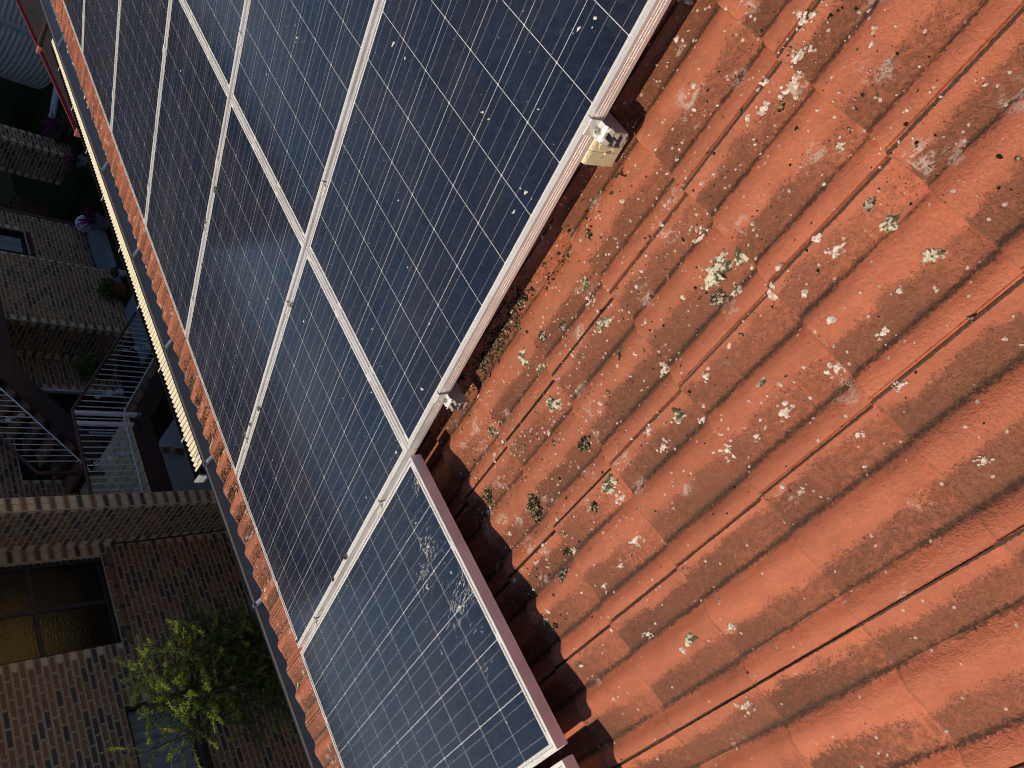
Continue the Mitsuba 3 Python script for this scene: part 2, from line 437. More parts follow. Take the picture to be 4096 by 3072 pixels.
def tile_mesh(seed, extra=0.0, ns=46):
    r = np.random.default_rng(seed)
    s = np.r_[0.0017, 0.0030, np.linspace(0.009, TW - 0.009, ns), TW - 0.0030, TW - 0.0017, TW - 0.0016, TW + 0.006]
    y = np.r_[-extra, 0.004 - extra, np.linspace(0.02, 0.375, 12)]
    S, Y = np.meshgrid(s, y, indexing='ij')
    th = 0.0195
    top = rollh(S) - CREST + N_LOW + (N_UP - N_LOW) * Y / GA
    wob = (meshkit.fbm(np.stack([S * 14, Y * 9, S * 0 + seed * 3.1], -1), 2) - 0.5) * 0.0016
    top = top + wob
    top[0, :] -= 0.0022; top[-3, :] -= 0.0022
    gr_ = 0.0040 + 0.0045 * meshkit.noise(np.stack([Y[-1] * 9, Y[-1] * 0 + seed, Y[-1] * 0], -1))
    top[-2, :] = top[-3, :] - gr_; top[-1, :] = top[-3, :] - gr_ - 0.001                    # rounded side laps
    top[:, 0] -= 0.0035                                        # and lower edge
    ytop = Y + 0.0
    ytop[:, 0] += (meshkit.noise(np.stack([s * 40, s * 0, s * 0 + seed], -1)) - 0.5) * 0.004
    X = UB - S                                                  # local: u for tile column 0
    V = np.stack([X, -(ytop + VB), top], -1)
    bot = V[:, [0, -1]].copy(); bot[..., 2] -= th
    mb = MB().grid(V)
    edge = np.stack([V[:, 0], bot[:, 0]], 1); mb.grid(edge, flip=True)
    for k, fl in ((0, False), (-1, True)):
        a = V[k]; b = a.copy(); b[:, 2] -= th + 0.004
        mb.grid(np.stack([a, b], 1), flip=fl)
    mb.grid(bot, flip=True)
    return mb.mesh()


def tile_M(i, j, jit=True):
    u0, y0 = -TW * i, GA * j
    r = np.random.default_rng(9000 + i * 101 + j * 7)
    a = np.eye(4)
    a[1, 0] = SHR                                              # the courses run a little askew to the panels
    a[0, 1] = ROT
    a[:3, 3] = (u0, -y0 + SHR * 0, r.normal(0, 0.0007) if jit else 0)
    a[1, 3] += r.normal(0, 0.0012)
    a[0, 3] += r.normal(0, 0.0006)
    return RM @ np.array(a)


TILES = [tile_mesh(q) for q in range(4)]
TILE_D = [shape(q, 'tile_mat', smooth=42) for q in TILES]
EAVE_D = [shape(tile_mesh(10 + q, 0.042), 'tile_mat', smooth=42) for q in range(3)]
hidden = MB()
for j in range(-8, 9):
    for i in range(-31, 12):
        uc, vc = UB - TW * (i + .5), VB + GA * (j + .5)
        under = (-1.0 - .35 < uc - .15 and vc < -0.35 and j > -8) or (uc > 0.30 and -2 < vc < 1.7 and j > -8) or (vc < -.35 and uc < -1.3)
        rear = uc > 0.3 and vc >= 1.7
        if (under or rear) and not (j == -8 and uc > -0.4):
            if under and uc > -0.6 and (vc > -2.4):
                hidden.add(TILES[(i * 3 + j) % 4].vertices, TILES[(i * 3 + j) % 4].faces, tile_M(i, j))
            continue
        if j == -8 and uc < -0.6: continue
        if vc - 0.25 * (uc + .4) > 2.4 or vc > 2.35 or (uc < -2.3): continue
        d = EAVE_D[(i + 31) % 3] if j == -8 else TILE_D[(i * 5 + j * 3) % 4]
        put(house, 'roof_tile', d, tile_M(i, j))
put(house, 'covered_tiles', shape(hidden, 'tile_mat', smooth=42), kind='stuff', label='roof tiles under the solar panels')
# batten board under the tiles keeps the light out
put(house, 'roof_deck', shape(MB().box((-6, -3.0, -0.235), (10.5, 2.16, -0.215), RM), 'dark_mat'))
put(house, 'wall', shape(MB().box((-6, -6.0, 0.0), (10.4, 1.62, 4.15)), 'mortar_pale_mat'))

# gutter (runs askew by the same amount as the tiles); profile in (y, z)
GZ = 4.40
prof = [(2.105, GZ + .085), (2.105, GZ), (2.125, GZ - .012), (2.235, GZ - .012), (2.262, GZ + .004), (2.278, GZ + .03), (2.296, GZ + .075), (2.308, GZ + .105), (2.320, GZ + .112), (2.326, GZ + .104), (2.322, GZ + .095)]
inner = [(2.314, GZ + .098), (2.308, GZ + .096), (2.293, GZ + .078), (2.275, GZ + .055), (2.258, GZ + .042), (2.226, GZ + .034), (2.128, GZ + .034), (2.112, GZ + .040), (2.112, GZ + .085)]
outline = np.array(prof + inner)
put(house, 'gutter', shape(MB().prism(outline, -4.0, 9.6, shear=0.0125), 'gutter_mat', smooth=35))
bead = MB().tube([(-4, 2.324 - 4 * .0125, GZ + .104), (9.6, 2.324 + 9.6 * .0125, GZ + .104)], 0.0095, 8)
put(house, 'gutter_bead', shape(bead, 'black_mat', smooth=50))
for x in (0.60, 1.65, 2.69, 3.67, 4.76, 6.70):
    o = 0.0125 * x
    st = MB().prism([(2.13 + o, GZ + .088), (2.22 + o, GZ + .096), (2.296 + o, GZ + .100), (2.31 + o, GZ + .119), (2.322 + o, GZ + .117), (2.304 + o, GZ + .103), (2.22 + o, GZ + .0995), (2.13 + o, GZ + .0915)], x - .012, x + .012)
    put(house, 'gutter_strap', shape(st, 'strap_mat'))
put(house, 'fascia', shape(MB().box((-4, 2.045, 4.22), (9.6, 2.085, 4.47)), 'black_mat'))
put(house, 'eave_lining', shape(MB().box((-4, 1.62, 4.20), (9.6, 2.045, 4.214)), 'white_mat'))

# ------------------------------------------------------------------ solar panels
PW, PL, GX, FT = 0.992, 1.640, 0.0224, 0.040


def frame_mesh():
    mb = MB()
    lip, t = 0.011, 0.0016
    w, l = PW / 2, PL / 2
    for sx in (-1, 1):                                       # long sides
        x0, x1 = sorted((sx * w, sx * (w - lip)))
        mb.box((x0, -l, -0.006), (x1, l, 0.0))
        a, b = sorted((sx * w, sx * (w - 0.0022)))
        mb.box((a, -l, -FT), (b, l, -0.006))
        mb.box(*[tuple(q) for q in (np.minimum([sx * w, -l, -FT], [sx * (w - .028), -l, -FT]), np.maximum([sx * w, l, -FT + .002], [sx * (w - .028), l, -FT + .002]))])
        for z in (-0.0125, -0.0205, -0.0285):                # ribs along the extrusion
            c, d = sorted((sx * (w - 0.0005), sx * (w + 0.0009)))
            mb.box((c, -l, z - 0.0013), (d, l, z + 0.0013))
    for sy in (-1, 1):                                       # short sides, mitred in effect by butting
        y0, y1 = sorted((sy * (l - 0.0003), sy * (l - lip)))
        mb.box((-w + lip, y0, -0.006), (w - lip, y1, -0.0004))
        a, b = sorted((sy * (l - 0.0003), sy * (l - 0.0022)))
        mb.box((-w + 0.0022, a, -FT), (w - 0.0022, b, -0.006))
        for z in (-0.0125, -0.0205, -0.0285):
            c, d = sorted((sy * (l - 0.0008), sy * (l + 0.0005)))
            mb.box((-w, c, z - 0.001), (w, d, z + 0.001))
    return mb


FRAME_D = shape(frame_mesh(), 'frame_mat')
back = MB().box((-PW / 2 + .0118, -PL / 2 + .0118, -0.006), (PW / 2 - .0118, PL / 2 - .0118, -0.0018))
BACK_D = shape(back, 'back_mat')
seal = MB()
for sx in (-1, 1):
    a, b = sorted((sx * (PW / 2 - .0108), sx * (PW / 2 - .0125)))
    seal.box((a, -PL / 2 + .0108, -.005), (b, PL / 2 - .0108, -.0013))
for sy in (-1, 1):
    a, b = sorted((sy * (PL / 2 - .0108), sy * (PL / 2 - .0125)))
    seal.box((-PW / 2 + .0125, a, -.005), (PW / 2 - .0125, b, -.0013))
SEAL_D = shape(seal, 'dark_mat')
CS, CP = 0.1566, 0.1585
cell = MB()
hc, ch = CS / 2, 0.0025
oc = np.array([(-hc + ch, -hc), (hc - ch, -hc), (hc, -hc + ch), (hc, hc - ch), (hc - ch, hc), (-hc + ch, hc), (-hc, hc - ch), (-hc, -hc + ch)])
cv = np.vstack([np.c_[oc, np.zeros(8)], np.c_[oc, np.full(8, -0.0003)]])
cf = [[0, i, i + 1] for i in range(1, 7)] + [[i, i + 8, (i + 1) % 8 + 8] for i in range(8)] + [[i, (i + 1) % 8 + 8, (i + 1) % 8] for i in range(8)]
cell.add(cv, cf)
CELL_D = shape(cell, 'cell_mat')
bus = MB()
for c in range(6):
    for k in (-0.052, 0.0, 0.052):
        x = (c - 2.5) * CP + k
        bus.box((x - .00055, -5 * CP - .010, -.0012), (x + .00055, 5 * CP + .010, -.00105))
for sy in (-1, 1):                                           # interconnect ribbons in the end margins
    for a, b, o in ((-2.8, -1.1, .010), (-0.9, 0.9, .010), (1.1, 2.8, .010)):
        y = sy * (5 * CP + o)
        bus.box((a * CP, y - .0022, -.0012), (b * CP, y + .0022, -.00104))
BUS_D = shape(bus, 'busbar_mat')


def solar_panel(uc, vc, label):
    k = thing('solar_panel', label, 'solar panel', 'solar panels on the tiled roof')
    M = RM @ tr(uc, -vc, rng.normal(0, .0006))
    put(k, 'frame', FRAME_D, M); put(k, 'backing_sheet', BACK_D, M); put(k, 'seal', SEAL_D, M)
    for a in range(6):
        for b in range(10):
            put(k, 'solar_cell', CELL_D, M @ tr((a - 2.5) * CP, (b - 4.5) * CP, -0.0013))
    put(k, 'busbars', BUS_D, M, kind='stuff')


PP = PW + GX
low = ['lower row solar panel with only its pale corner showing at the bottom',
       'lower row solar panel with brown shaded frame edge and white scuff marks',
       'solar panel of the lower row right below the corner panel of the upper row',
       'second solar panel of the lower row counted from below the upper row corner',
       'third solar panel of the lower row counted from below the upper row corner',
       'fourth solar panel of the lower row counted from below the upper row corner',
       'fifth solar panel of the lower row counted from below the upper row corner',
       'farthest solar panel of the lower row, a narrow wedge in the photo corner']
for q in range(-2, 6):
    u = (q + .5) * PP - (0.006 if q == -2 else 0)
    solar_panel(u, -0.0025 - PL / 2 - (.004 if q == -2 else 0), low[q + 2])
up = ['solar panel at the open corner of the upper row beside the cream box', 'second solar panel of the upper row from its open corner',
      'third solar panel of the upper row from its open corner', 'fourth solar panel of the upper row, a small piece at the photo edge']
for q in range(4):
    solar_panel((q + .5) * PP, 0.0025 + PL / 2, up[q])

# rails under the panels: the upper two end in the open, with end clamps
RW, RT, RB = 0.040, -0.0402, -0.084


def rail_mesh(x0, x1, v, open_end):
    o = [(-.020, RB), (.020, RB), (.020, RT), (.0075, RT), (.0075, RT - .004), (.0165, RT - .004), (.0165, RT - .018), (.0025, RT - .018), (.0025, RT - .021),
         (.0175, RT - .021), (.0175, RB + .0025), (-.0175, RB + .0025), (-.0175, RT - .021), (-.0025, RT - .021), (-.0025, RT - .018), (-.0165, RT - .018), (-.0165, RT - .004), (-.0075, RT - .004), (-.0075, RT), (-.020, RT)]
    return MB().prism([(y - v, z) for y, z in o], x0, x1, RM)


rails = [(0.281, -.036, 4.3, 'aluminium mounting rail poking out near the lower corner of the upper row'), (1.255, -.036, 4.3, 'aluminium mounting rail poking out beside the cream box'),
         (-0.345, -2.1, 6.3, 'upper mounting rail hidden under the lower row of panels'), (-1.33, -2.1, 6.3, 'lower mounting rail hidden under the lower row of panels')]
for v, x0, x1, lab in rails:
    k = thing('mounting_rail', lab, 'rail', 'mounting rails under the panels')
    put(k, 'channel', shape(rail_mesh(x0, x1, v, True), 'rail_mat'))
    for x in np.arange(max(x0, 0) + .35, x1, 1.2):
        put(k, 'roof_hook', shape(MB().box((x, -v - .018, RB - .004), (x + .03, -v + .018, RB - .0002), RM).box((x, -v - .018, -.17), (x + .006, -v + .018, RB - .004), RM), 'rail_mat'))


def mid_clamp(u, v, lab):
    k = thing('panel_clamp', lab, 'clamp', 'clamps between the solar panels')
    M = RM @ tr(u, -v, 0)
    mb = MB()
    g2 = GX / 2
    mb.prism([(g2 - .002, -.022), (g2 - .002, -.0002), (g2 - .002, .0014), (g2 + .009, .0014), (g2 + .009, .0044), (g2 - .0035, .0044), (g2 - .005, .0036), (g2 - .005, -.018), (-g2 + .005, -.018), (-g2 + .005, .0036), (-g2 + .0035, .0044), (-g2 - .009, .0044), (-g2 - .009, .0014), (-g2 + .002, .0014), (-g2 + .002, -.022)][::-1],
             -.025, .025, M @ np.array([[0, 1, 0, 0], [-1, 0, 0, 0], [0, 0, 1, 0], [0, 0, 0, 1.0]]))
    put(k, 'plate', shape(mb, 'clamp_mat'))
    b = MB().lathe([(0.0, -.010), (.0058, -.010), (.0065, -.011), (.0065, -.018)], 12, M)
    put(k, 'bolt', shape(b, 'bolt_mat', smooth=40))


cl = [(0.0, -.345, 'nearest panel clamp on the seam below the open corner'), (0.0, -1.33, 'panel clamp near the eave end of the nearest seam'),
      (1, -.345, 'lichen-ringed clamp on the second seam of the lower row'), (1, -1.33, 'clamp near the eave on the second seam of the lower row'), (1, .281, 'clamp on the first seam of the upper row, close to the row gap'),
      (2, -.37, 'upper clamp on the third seam of the lower row'), (2, -1.33, 'lower clamp on the third seam of the lower row'), (2, .275, 'clamp on the second seam of the upper row'),
      (3, -.385, 'upper clamp on the fourth seam of the lower row'), (3, -1.33, 'lower clamp on the fourth seam of the lower row'), (4, -1.33, 'lower clamp on the fifth seam of the lower row'), (5, -1.33, 'lower clamp on the far sixth seam of the lower row')]
for a, v, lab in cl: mid_clamp(a * PP, v, lab)


def end_clamp(v, lab):
    k = thing('end_clamp', lab, 'clamp', 'end clamps on the open side of the upper row')
    e = GX / 2
    M = RM @ tr(e, -v, 0)
    mb = MB()
    # outline in (u, n): over the lip, down the panel side, out along the rail, with a kick-up nose
    o = [(.010, .0006), (.010, .0036), (-.004, .0036), (-.0062, .0015), (-.0062, -.0275), (-.022, -.0275), (-.030, -.0335), (-.033, -.0270), (-.0355, -.0275), (-.0325, -.0385), (-.0300, -.0402), (-.0205, -.0310), (-.0032, -.0310), (-.0032, .0006)]
    A = M @ np.array([[0, 1, 0, 0], [-1, 0, 0, 0], [0, 0, 1, 0], [0, 0, 0, 1.0]])
    mb.prism(o, -.020, .020, A)
    put(k, 'bracket', shape(mb, 'clamp_mat'))
    B = M @ tr(-.0145, .003, -.0275)
    b = MB().lathe([(0, .0035), (.0030, .0035), (.0034, .0085), (.0062, .0085), (.0066, .0078), (.0066, .0), (.0095, .0), (.0095, -.001)][::1], 16, B)
    put(k, 'bolt', shape(b, 'bolt_mat', smooth=35))


end_clamp(.281, 'end clamp with bolt near the lower corner of the upper row')
end_clamp(1.255, 'end clamp with bolt above the cream box')

# cream junction box below the open panel edge
k = thing('junction_box', 'cream plastic junction box with round knockouts beside the mounting rail', 'junction box')
L0, L1, N0, N1, UX, UF = 1.160, 1.290, -.1385, -.0420, .092, .0035


def boxpart(v0, v1):
    o = [(UF, N0), (UF, N1 - .012), (UF + .0025, N1 - .006), (UF + .008, N1 - .0015), (UF + .014, N1), (UX, N1), (UX, N0)]
    A = RM @ np.array([[0, 1, 0, 0], [-1, 0, 0, 0], [0, 0, 1, 0], [0, 0, 0, 1.0]])
    return MB().prism(o, v0, v1, A)


put(k, 'base', shape(boxpart(L0, 1.1958), 'cream_mat', smooth=30))
put(k, 'lid', shape(boxpart(1.1970, 1.2345), 'cream_mat', smooth=30))
put(k, 'shadow_gap', shape(boxpart(1.1958, 1.1970).mesh().apply_translation([.0012, 0, 0]), 'dark_mat'))
SIDE = RM @ np.array([[0, 0, -1, UF], [1, 0, 0, 0], [0, 1, 0, 0], [0, 0, 0, 1.0]])   # local x -> w, y -> n, z -> -u
SIDE[:3, :3] = RM[:3, :3] @ np.array([[0, 0, -1], [-1, 0, 0], [0, 1, 0.0]])
for vv, nn in ((1.2165, -.0750), (1.2165, -.1180)):
    D = SIDE @ tr(vv, nn, 0)
    kk = put(k, 'knockout', shape(MB().lathe([(0, .0026), (.0135, .0026), (.0148, .0014), (.0148, -.001)], 28, D), 'cream_mat', smooth=30))
    put(kk, 'slot', shape(MB().box((-.0042, -.0007, .0025), (.0042, .0007, .0029), D @ np.array([[.4, -.92, 0, 0], [.92, .4, 0, 0], [0, 0, 1, 0], [0, 0, 0, 1.0]])), 'dark_mat'))
put(k, 'latch', shape(MB().cbox((1.1915, -.099, 0), (1.1985, -.090, .005), .001, SIDE), 'cream_mat'))

# ------------------------------------------------------------------ growth and dirt on the roof
SURF_JIT = 0.0006
MARKS = [('the largest lichen crust', -.392, 1.191, -.13), ('the cream box', .01, 1.19, -.09), ('the lower end clamp', -.02, .281, -.03), ('the row corner', .0, .0, 0), ('the large moss clump', -.403, .248, -.13),
         ('the dark moss in mid roof', -.405, .562, -.13), ('the nearest panel clamp', 0, -.345, 0), ('the second seam crossing', 1.0144, 0, 0), ('the third seam crossing', 2.0288, 0, 0)]


def pix(p):
    r_ = np.asarray(p) - CAM
    return np.array([r_ @ RIGHT, r_ @ DOWN]) / (r_ @ FWD)


said = set()
ONES = 'zero one two three four five six seven eight nine ten eleven twelve thirteen fourteen fifteen sixteen seventeen eighteen nineteen'.split()
TENS = '- - twenty thirty forty fifty sixty seventy eighty ninety'.split()


def words(n):
    if n < 20: return ONES[n]
    if n < 100: return TENS[n // 10] + ('-' + ONES[n % 10] if n % 10 else '')
    return words(n // 100) + '-hundred' + ('-' + words(n % 100) if n % 100 else '')


def near_label(what, u, v, n):
    # what it is, and how far and which way in the photo from a landmark
    p = roof([u, -v, n])
    for _, nm, q in sorted((math.dist(p, roof([a, -b, c])), nm, roof([a, -b, c])) for nm, a, b, c in MARKS):
        d = math.dist(p, q) * 100
        if d < 4: continue
        x, y = pix(p) - pix(q)
        k = int(round(math.degrees(math.atan2(-y, x)) / 45)) % 8
        way = ['right of', 'up right of', 'above', 'up left of', 'left of', 'down left of', 'below', 'down right of'][k]
        t = f'{what} {words(round(d))} cm {way} {nm}'
        if t not in said:
            said.add(t); return t
    return what


def patch(u, v, r, seed, h=0.006, rough=1.0, base=None, asp=1.0, ang=0.0, nr=7, na=34):
    """irregular crusty disc that follows the tiles"""
    q = np.random.default_rng(seed)
    a = np.linspace(0, 2 * np.pi, na, endpoint=False)
    rad = 1 + .12 * np.sin(9 * a + q.uniform(0, 6)) + .28 * np.sin(2 * a + q.uniform(0, 6)) * q.uniform(.3, 1) + .22 * np.sin(3 * a + q.uniform(0, 6)) * q.uniform(.2, 1) + .16 * np.sin(5 * a + q.uniform(0, 6)) + q.normal(0, .10, na)
    rho = np.linspace(0, 1, nr + 1)[1:] ** .8
    P = [(0, 0)]
    for k in rho:
        P += [(k * c * x, k * d * x) for x, c, d in zip(rad, np.cos(a), np.sin(a))]
    P = np.array(P) * r
    P[:, 0] *= asp
    c, s = math.cos(ang), math.sin(ang)
    P = P @ np.array([[c, s], [-s, c]])
    U, V = u + P[:, 0], v + P[:, 1]
    e = np.r_[0, np.repeat(rho, na)]
    bump_ = meshkit.fbm(np.stack([P[:, 0] / r * 2.1, P[:, 1] / r * 2.1, np.full(len(P), seed * 1.7)], -1), 3)
    fine = q.random(len(P))
    H = h * (1 - e ** 4) * (.25 + rough * (1.1 * bump_ - .25) + .55 * rough * fine)
    H = np.maximum(H, .0004) ; H[e > .99] = -.0015
    n = (surf_n(U, V) if base is None else base) + H + SURF_JIT
    X = np.c_[U, -V, n]
    f = [[0, 1 + (i + 1) % na, 1 + i][::-1] for i in range(na)]
    for k in range(nr - 1):
        o = 1 + k * na
        for i in range(na):
            f.append([o + i, o + na + i, o + na + (i + 1) % na]); f.append([o + i, o + na + (i + 1) % na, o + (i + 1) % na])
    return roof(X), np.array(f)


LI = [(-0.395, 1.191, 'L', .036), (-0.412, 1.246, 'L', .020), (-0.456, 1.19, 'L', .017), (-0.432, 1.147, 'm', .024), (0.046, 0.573, 'L', .017), (0.039, 0.403, 'M', .032), (-0.071, 0.549, 'L', .02), (-0.093, 0.54, 'L', .014), (-0.043, 0.466, 'P', .014), (-0.143, 0.571, 'L', .02),
      (-0.115, 0.88, 'L', .018), (-0.156, 0.852, 'P', .022), (-0.233, 0.854, 'L', .022), (-0.325, 0.849, 'm', .018), (-0.25, 0.545, 'L', .026), (-0.125, 0.243, 'm', .026), (-0.405, 0.562, 'M', .026), (-0.55, 0.875, 'L', .02), (-0.441, 0.912, 'P', .022), (-0.541, 1.013, 'P', .016),
      (-0.306, 1.204, 'P', .028), (-0.691, 0.937, 'P', .028), (-0.577, 0.785, 'P', .02), (0.04, 0.679, 'M', .026), (0.042, 0.478, 'M', .026), (-0.596, 0.918, 'P', .014), (-0.523, 0.786, 'P', .014), (-0.267, 0.56, 'P', .012), (-0.131, 0.74, 'm', .016), (-0.056, 0.999, 'M', .014),
      (-0.26, 0.082, 'M', .030), (-0.297, 0.04, 'P', .02), (-0.403, 0.248, 'M', .040), (-0.43, 0.238, 'M', .030), (-0.54, 0.561, 'L', .030), (-0.586, 0.567, 'P', .024), (-0.552, 0.475, 'M', .018), (-0.621, 0.206, 'm', .026), (-0.693, 0.532, 'P', .024), (-0.579, 0.263, 'M', .018),
      (-0.602, 0.309, 'P', .018), (-0.961, 0.521, 'L', .018), (-0.892, 0.396, 'P', .016), (-0.716, 0.44, 'P', .014), (-0.714, 0.066, 'M', .013), (-0.686, 0.046, 'L', .013), (-0.536, 0.133, 'P', .013), (-0.726, 0.348, 'P', .012), (-0.991, 0.662, 'P', .016), (-1.143, 0.547, 'P', .022),
      (-0.843, 0.084, 'L', .013), (-0.97, 0.147, 'P', .011), (-0.693, 1.509, 'L', .016), (-0.599, 1.497, 'L', .020), (-0.561, 1.402, 'P', .018), (-0.547, 1.499, 'm', .014), (-0.246, 1.489, 'P', .020), (-0.265, 1.553, 'P', .030), (-0.252, 1.601, 'P', .022), (-0.011, 1.499, 'P', .018),
      (-0.076, 1.431, 'P', .012), (-0.426, 1.533, 'L', .010), (-0.273, 1.515, 'M', .010), (-0.216, 1.652, 'P', .016), (-0.735, 1.361, 'P', .014), (-0.716, 1.102, 'P', .022), (-0.642, 1.11, 'L', .012), (-0.721, 1.243, 'P', .020), (-0.842, 1.191, 'P', .012), (-0.827, 1.325, 'P', .012),
      (-1.003, 1.339, 'P', .012), (-0.714, 1.017, 'P', .012), (-0.858, 1.02, 'P', .010), (-.10, .67, 'm', .02), (.055, .53, 'M', .024), (-.02, .61, 'M', .016), (.03, .62, 'm', .022), (-0.20, .30, 'P', .02), (-.16, .36, 'P', .016)]
special = {0: 'largest cream and black lichen crust on the roof, on a roll crest', 1: 'pale wedge of lichen just uphill of the largest crust', 2: 'small cream lichen just downhill of the largest crust',
           32: 'large dark grey-green moss clump near the shadow of the panels', 16: 'dark moss clump in the roof valley mid-left of the tiles', 34: 'round cream lichen with dark middle near the panel shadow'}
mats = {'L': 'lichen_mat', 'M': 'moss_mat', 'm': 'greymoss_mat', 'P': 'pale_mat'}
for q, (u, v, kind, r) in enumerate(LI):
    r = r * {'L': .95, 'M': .9, 'm': .85, 'P': .85}[kind]
    h = {'L': .20, 'M': .30, 'm': .20, 'P': .05}[kind] * r
    vv, ff = patch(u, v, r * (.62 if kind == 'P' else 1), 50 + q, min(h, .012) if kind != 'P' else .0014, 1.0 if kind != 'P' else .4, asp=.8 if kind != 'P' else .55, ang=0.25 * math.sin(q * 2.3))
    nm, cat, grp, lab = {'L': ('lichen_patch', 'lichen', 'cream lichen crusts on the roof tiles', 'cream and dark lichen crust'),
                         'M': ('moss_clump', 'moss', 'dark moss clumps on the roof tiles', 'dark brown moss clump'),
                         'm': ('moss_clump', 'moss', 'grey moss clumps on the roof tiles', 'grey-green moss clump'),
                         'P': ('white_splotch', 'dropping', 'white splotches on the roof tiles', 'whitish splotch on the tiles')}[kind]
    if kind == 'P':
        P = MB().add(vv, ff)
        fr_ = np.random.default_rng(500 + q)
        for w in range(14):
            du, dv = np.clip(fr_.normal(0, r * .6, 2), -r, r)
            P.add(*patch(u + du * .8, v + dv * 1.2, r * fr_.uniform(.08, .3), 12000 + q * 20 + w, .001, .5, nr=2, na=9))
        vv, ff = np.vstack(P.v), np.vstack(P.f)
    k = thing(nm, special.get(q) or near_label(lab, u, v, -.13), cat, None if q in special else grp)
    put(k, None, shape((vv, ff), mats[kind], smooth=55))

# countless chips of lichen, thicker near the panels
for nm, mat, num, lab, r0 in (('lichen_specks', 'pale_mat', 1500, 'countless pale lichen specks scattered over the roof tiles', .0021), ('moss_specks', 'moss_mat', 900, 'countless dark crumbs of moss scattered over the roof tiles', .0017)):
    mb = MB()
    for q in range(num):
        u = -0.10 - abs(rng.normal(0, .38)) + (.32 if rng.random() < .3 else 0); v = rng.uniform(-0.05, 1.75)
        if u > .02 and v < .02: continue
        vv, ff = patch(u, v, r0 * rng.lognormal(0, .55), 900 + q, .0022 if mat == 'moss_mat' else .0012, .8, asp=rng.uniform(.6, 1.3), ang=rng.uniform(0, 3), nr=2, na=8)
        mb.add(vv, ff)
    put(nm, None, shape(mb, mat, smooth=50)); labels[nm] = {'label': lab, 'kind': 'stuff'}
mb = MB()
for q in range(380):                                           # moss crumbs piled along the open panel edge
    v = rng.normal(.50, .12) if rng.random() < .6 else rng.uniform(.1, 1.25); u = rng.normal(.04 - .05 * (v > .75), .022)
    vv, ff = patch(u, v, (.0046 if .35 < v < .65 else .0026) * rng.lognormal(0, .5), 2900 + q, .005, 1.2, nr=2, na=8); mb.add(vv, ff)
put('moss_crumbs', None, shape(mb, 'crumb_mat', smooth=40)); labels['moss_crumbs'] = {'label': 'brown moss crumbs along the open edge of the upper panel row', 'kind': 'stuff'}

# lichen rosettes along the eave tiles
mb = MB()
for q in range(210):
    u = rng.uniform(-.45, 7.6); v = -2.29 - .0145 * u + rng.uniform(.02, .32) * rng.random() ** .4
    vv, ff = patch(u, v, .014 * rng.lognormal(0, .45), 4000 + q, .003, .7, nr=3, na=12); mb.add(vv, ff)
put('eave_lichen', None, shape(mb, 'lichen_mat', smooth=50)); labels['eave_lichen'] = {'label': 'round grey lichen spots on the eave tiles', 'kind': 'stuff'}
ros = 0
for q in range(16):
    u = UB - TW * (-q * .9 + .3) + rng.normal(0, .1)
    if u < -.5 or u > 4: continue
    vv, ff = patch(u, -2.285 - .0145 * u, rng.uniform(.016, .030), 4300 + q, .006, .8, asp=.7)
    ros += 1
    k = thing('eave_rosette', f'grey-white eave tile rosette, number {words(ros)} from the bottom of the photo', 'lichen', 'grey lichen rosettes on the eave tile lips')
    put(k, None, shape((vv, ff), 'lichen_mat', smooth=50))
# twigs and seed litter in the eave valleys
mb = MB()
for q in range(2600):
    u = rng.normal(1.62, .42); v = -2.26 - .0145 * u + abs(rng.normal(0, .14))
    s = UB - (u + ROT * v); t = (s - .09) % .151
    if not (t < .02 or t > .085) or v > -1.78: continue
    pile = max(0, .75 - abs(((t - .13 + .0755) % .151) - .0755) / .05) * .018
    n = surf_n(u, v) + rng.uniform(0, 1) * pile + .001
    a = rng.uniform(0, 3.14); L = rng.uniform(.004, .014); d = np.array([math.cos(a) * L, math.sin(a) * L, rng.normal(0, .3) * L])
    c = np.array([u, -v, n])
    mb.tube(roof(np.array([c - d, c + d])), rng.uniform(.0008, .002), 4)
put('leaf_litter', None, shape(mb, 'litter_mat')); labels['leaf_litter'] = {'label': 'dry twigs and seed litter filling the valleys of the eave tiles', 'kind': 'stuff'}
for q, (u, v) in enumerate(((1.66, -2.31), (1.60, -2.30), (5.9, -2.32))):
    a = np.array([[u - .06, -v - .05, surf_n(u, v) + .012], [u, -v, surf_n(u, v) + .02], [u + .04, -v + .05, surf_n(u, v) + .012], [u + .09, -v + .03, surf_n(u, v) + .006]])
    k = thing('twig', ['bent dry twig lying over the gutter strap', 'short dry twig beside the gutter strap', 'thin curled twig on the far eave tiles'][q], 'twig')
    put(k, None, shape(MB().tube(roof(a), .0022, 5), 'litter_mat', smooth=40))

# droppings on the panels
PAN = [(-0.098, -0.035, .02), (-0.276, -0.153, .03), (-0.306, -0.242, .02), (-0.503, -0.142, .034), (-0.18, -0.159, .012), (-0.404, -0.096, .011), (-0.354, -0.645, .008), (-0.562, -0.372, .011), (-0.442, -0.378, .008), (-0.367, -0.276, .014), (-0.614, -0.085, .010), (-0.863, -0.186, .009), (0.081, -0.402, .009), (-0.052, -0.862, .008),
       (0.176, 1.185, .007), (0.085, 1.011, .014), (0.36, 1.052, .010), (0.327, 1.054, .008), (0.144, 1.431, .012), (0.175, 1.389, .012), (0.09, 0.943, .010), (0.39, 0.473, .008), (0.188, 0.428, .009), (0.434, 0.142, .009), (0.086, 0.232, .014), (0.3, -0.045, .009), (0.742, -1.095, .009), (1.194, -0.47, .009), (0.054, -0.073, .012), (0.436, -0.246, .007),
       (0.862, -0.268, .012), (1.509, 0.586, .012), (0.87, 0.941, .015), (0.785, 0.946, .009), (0.561, 0.598, .008), (1.699, 0.315, .008), (2.742, -0.322, .014)]
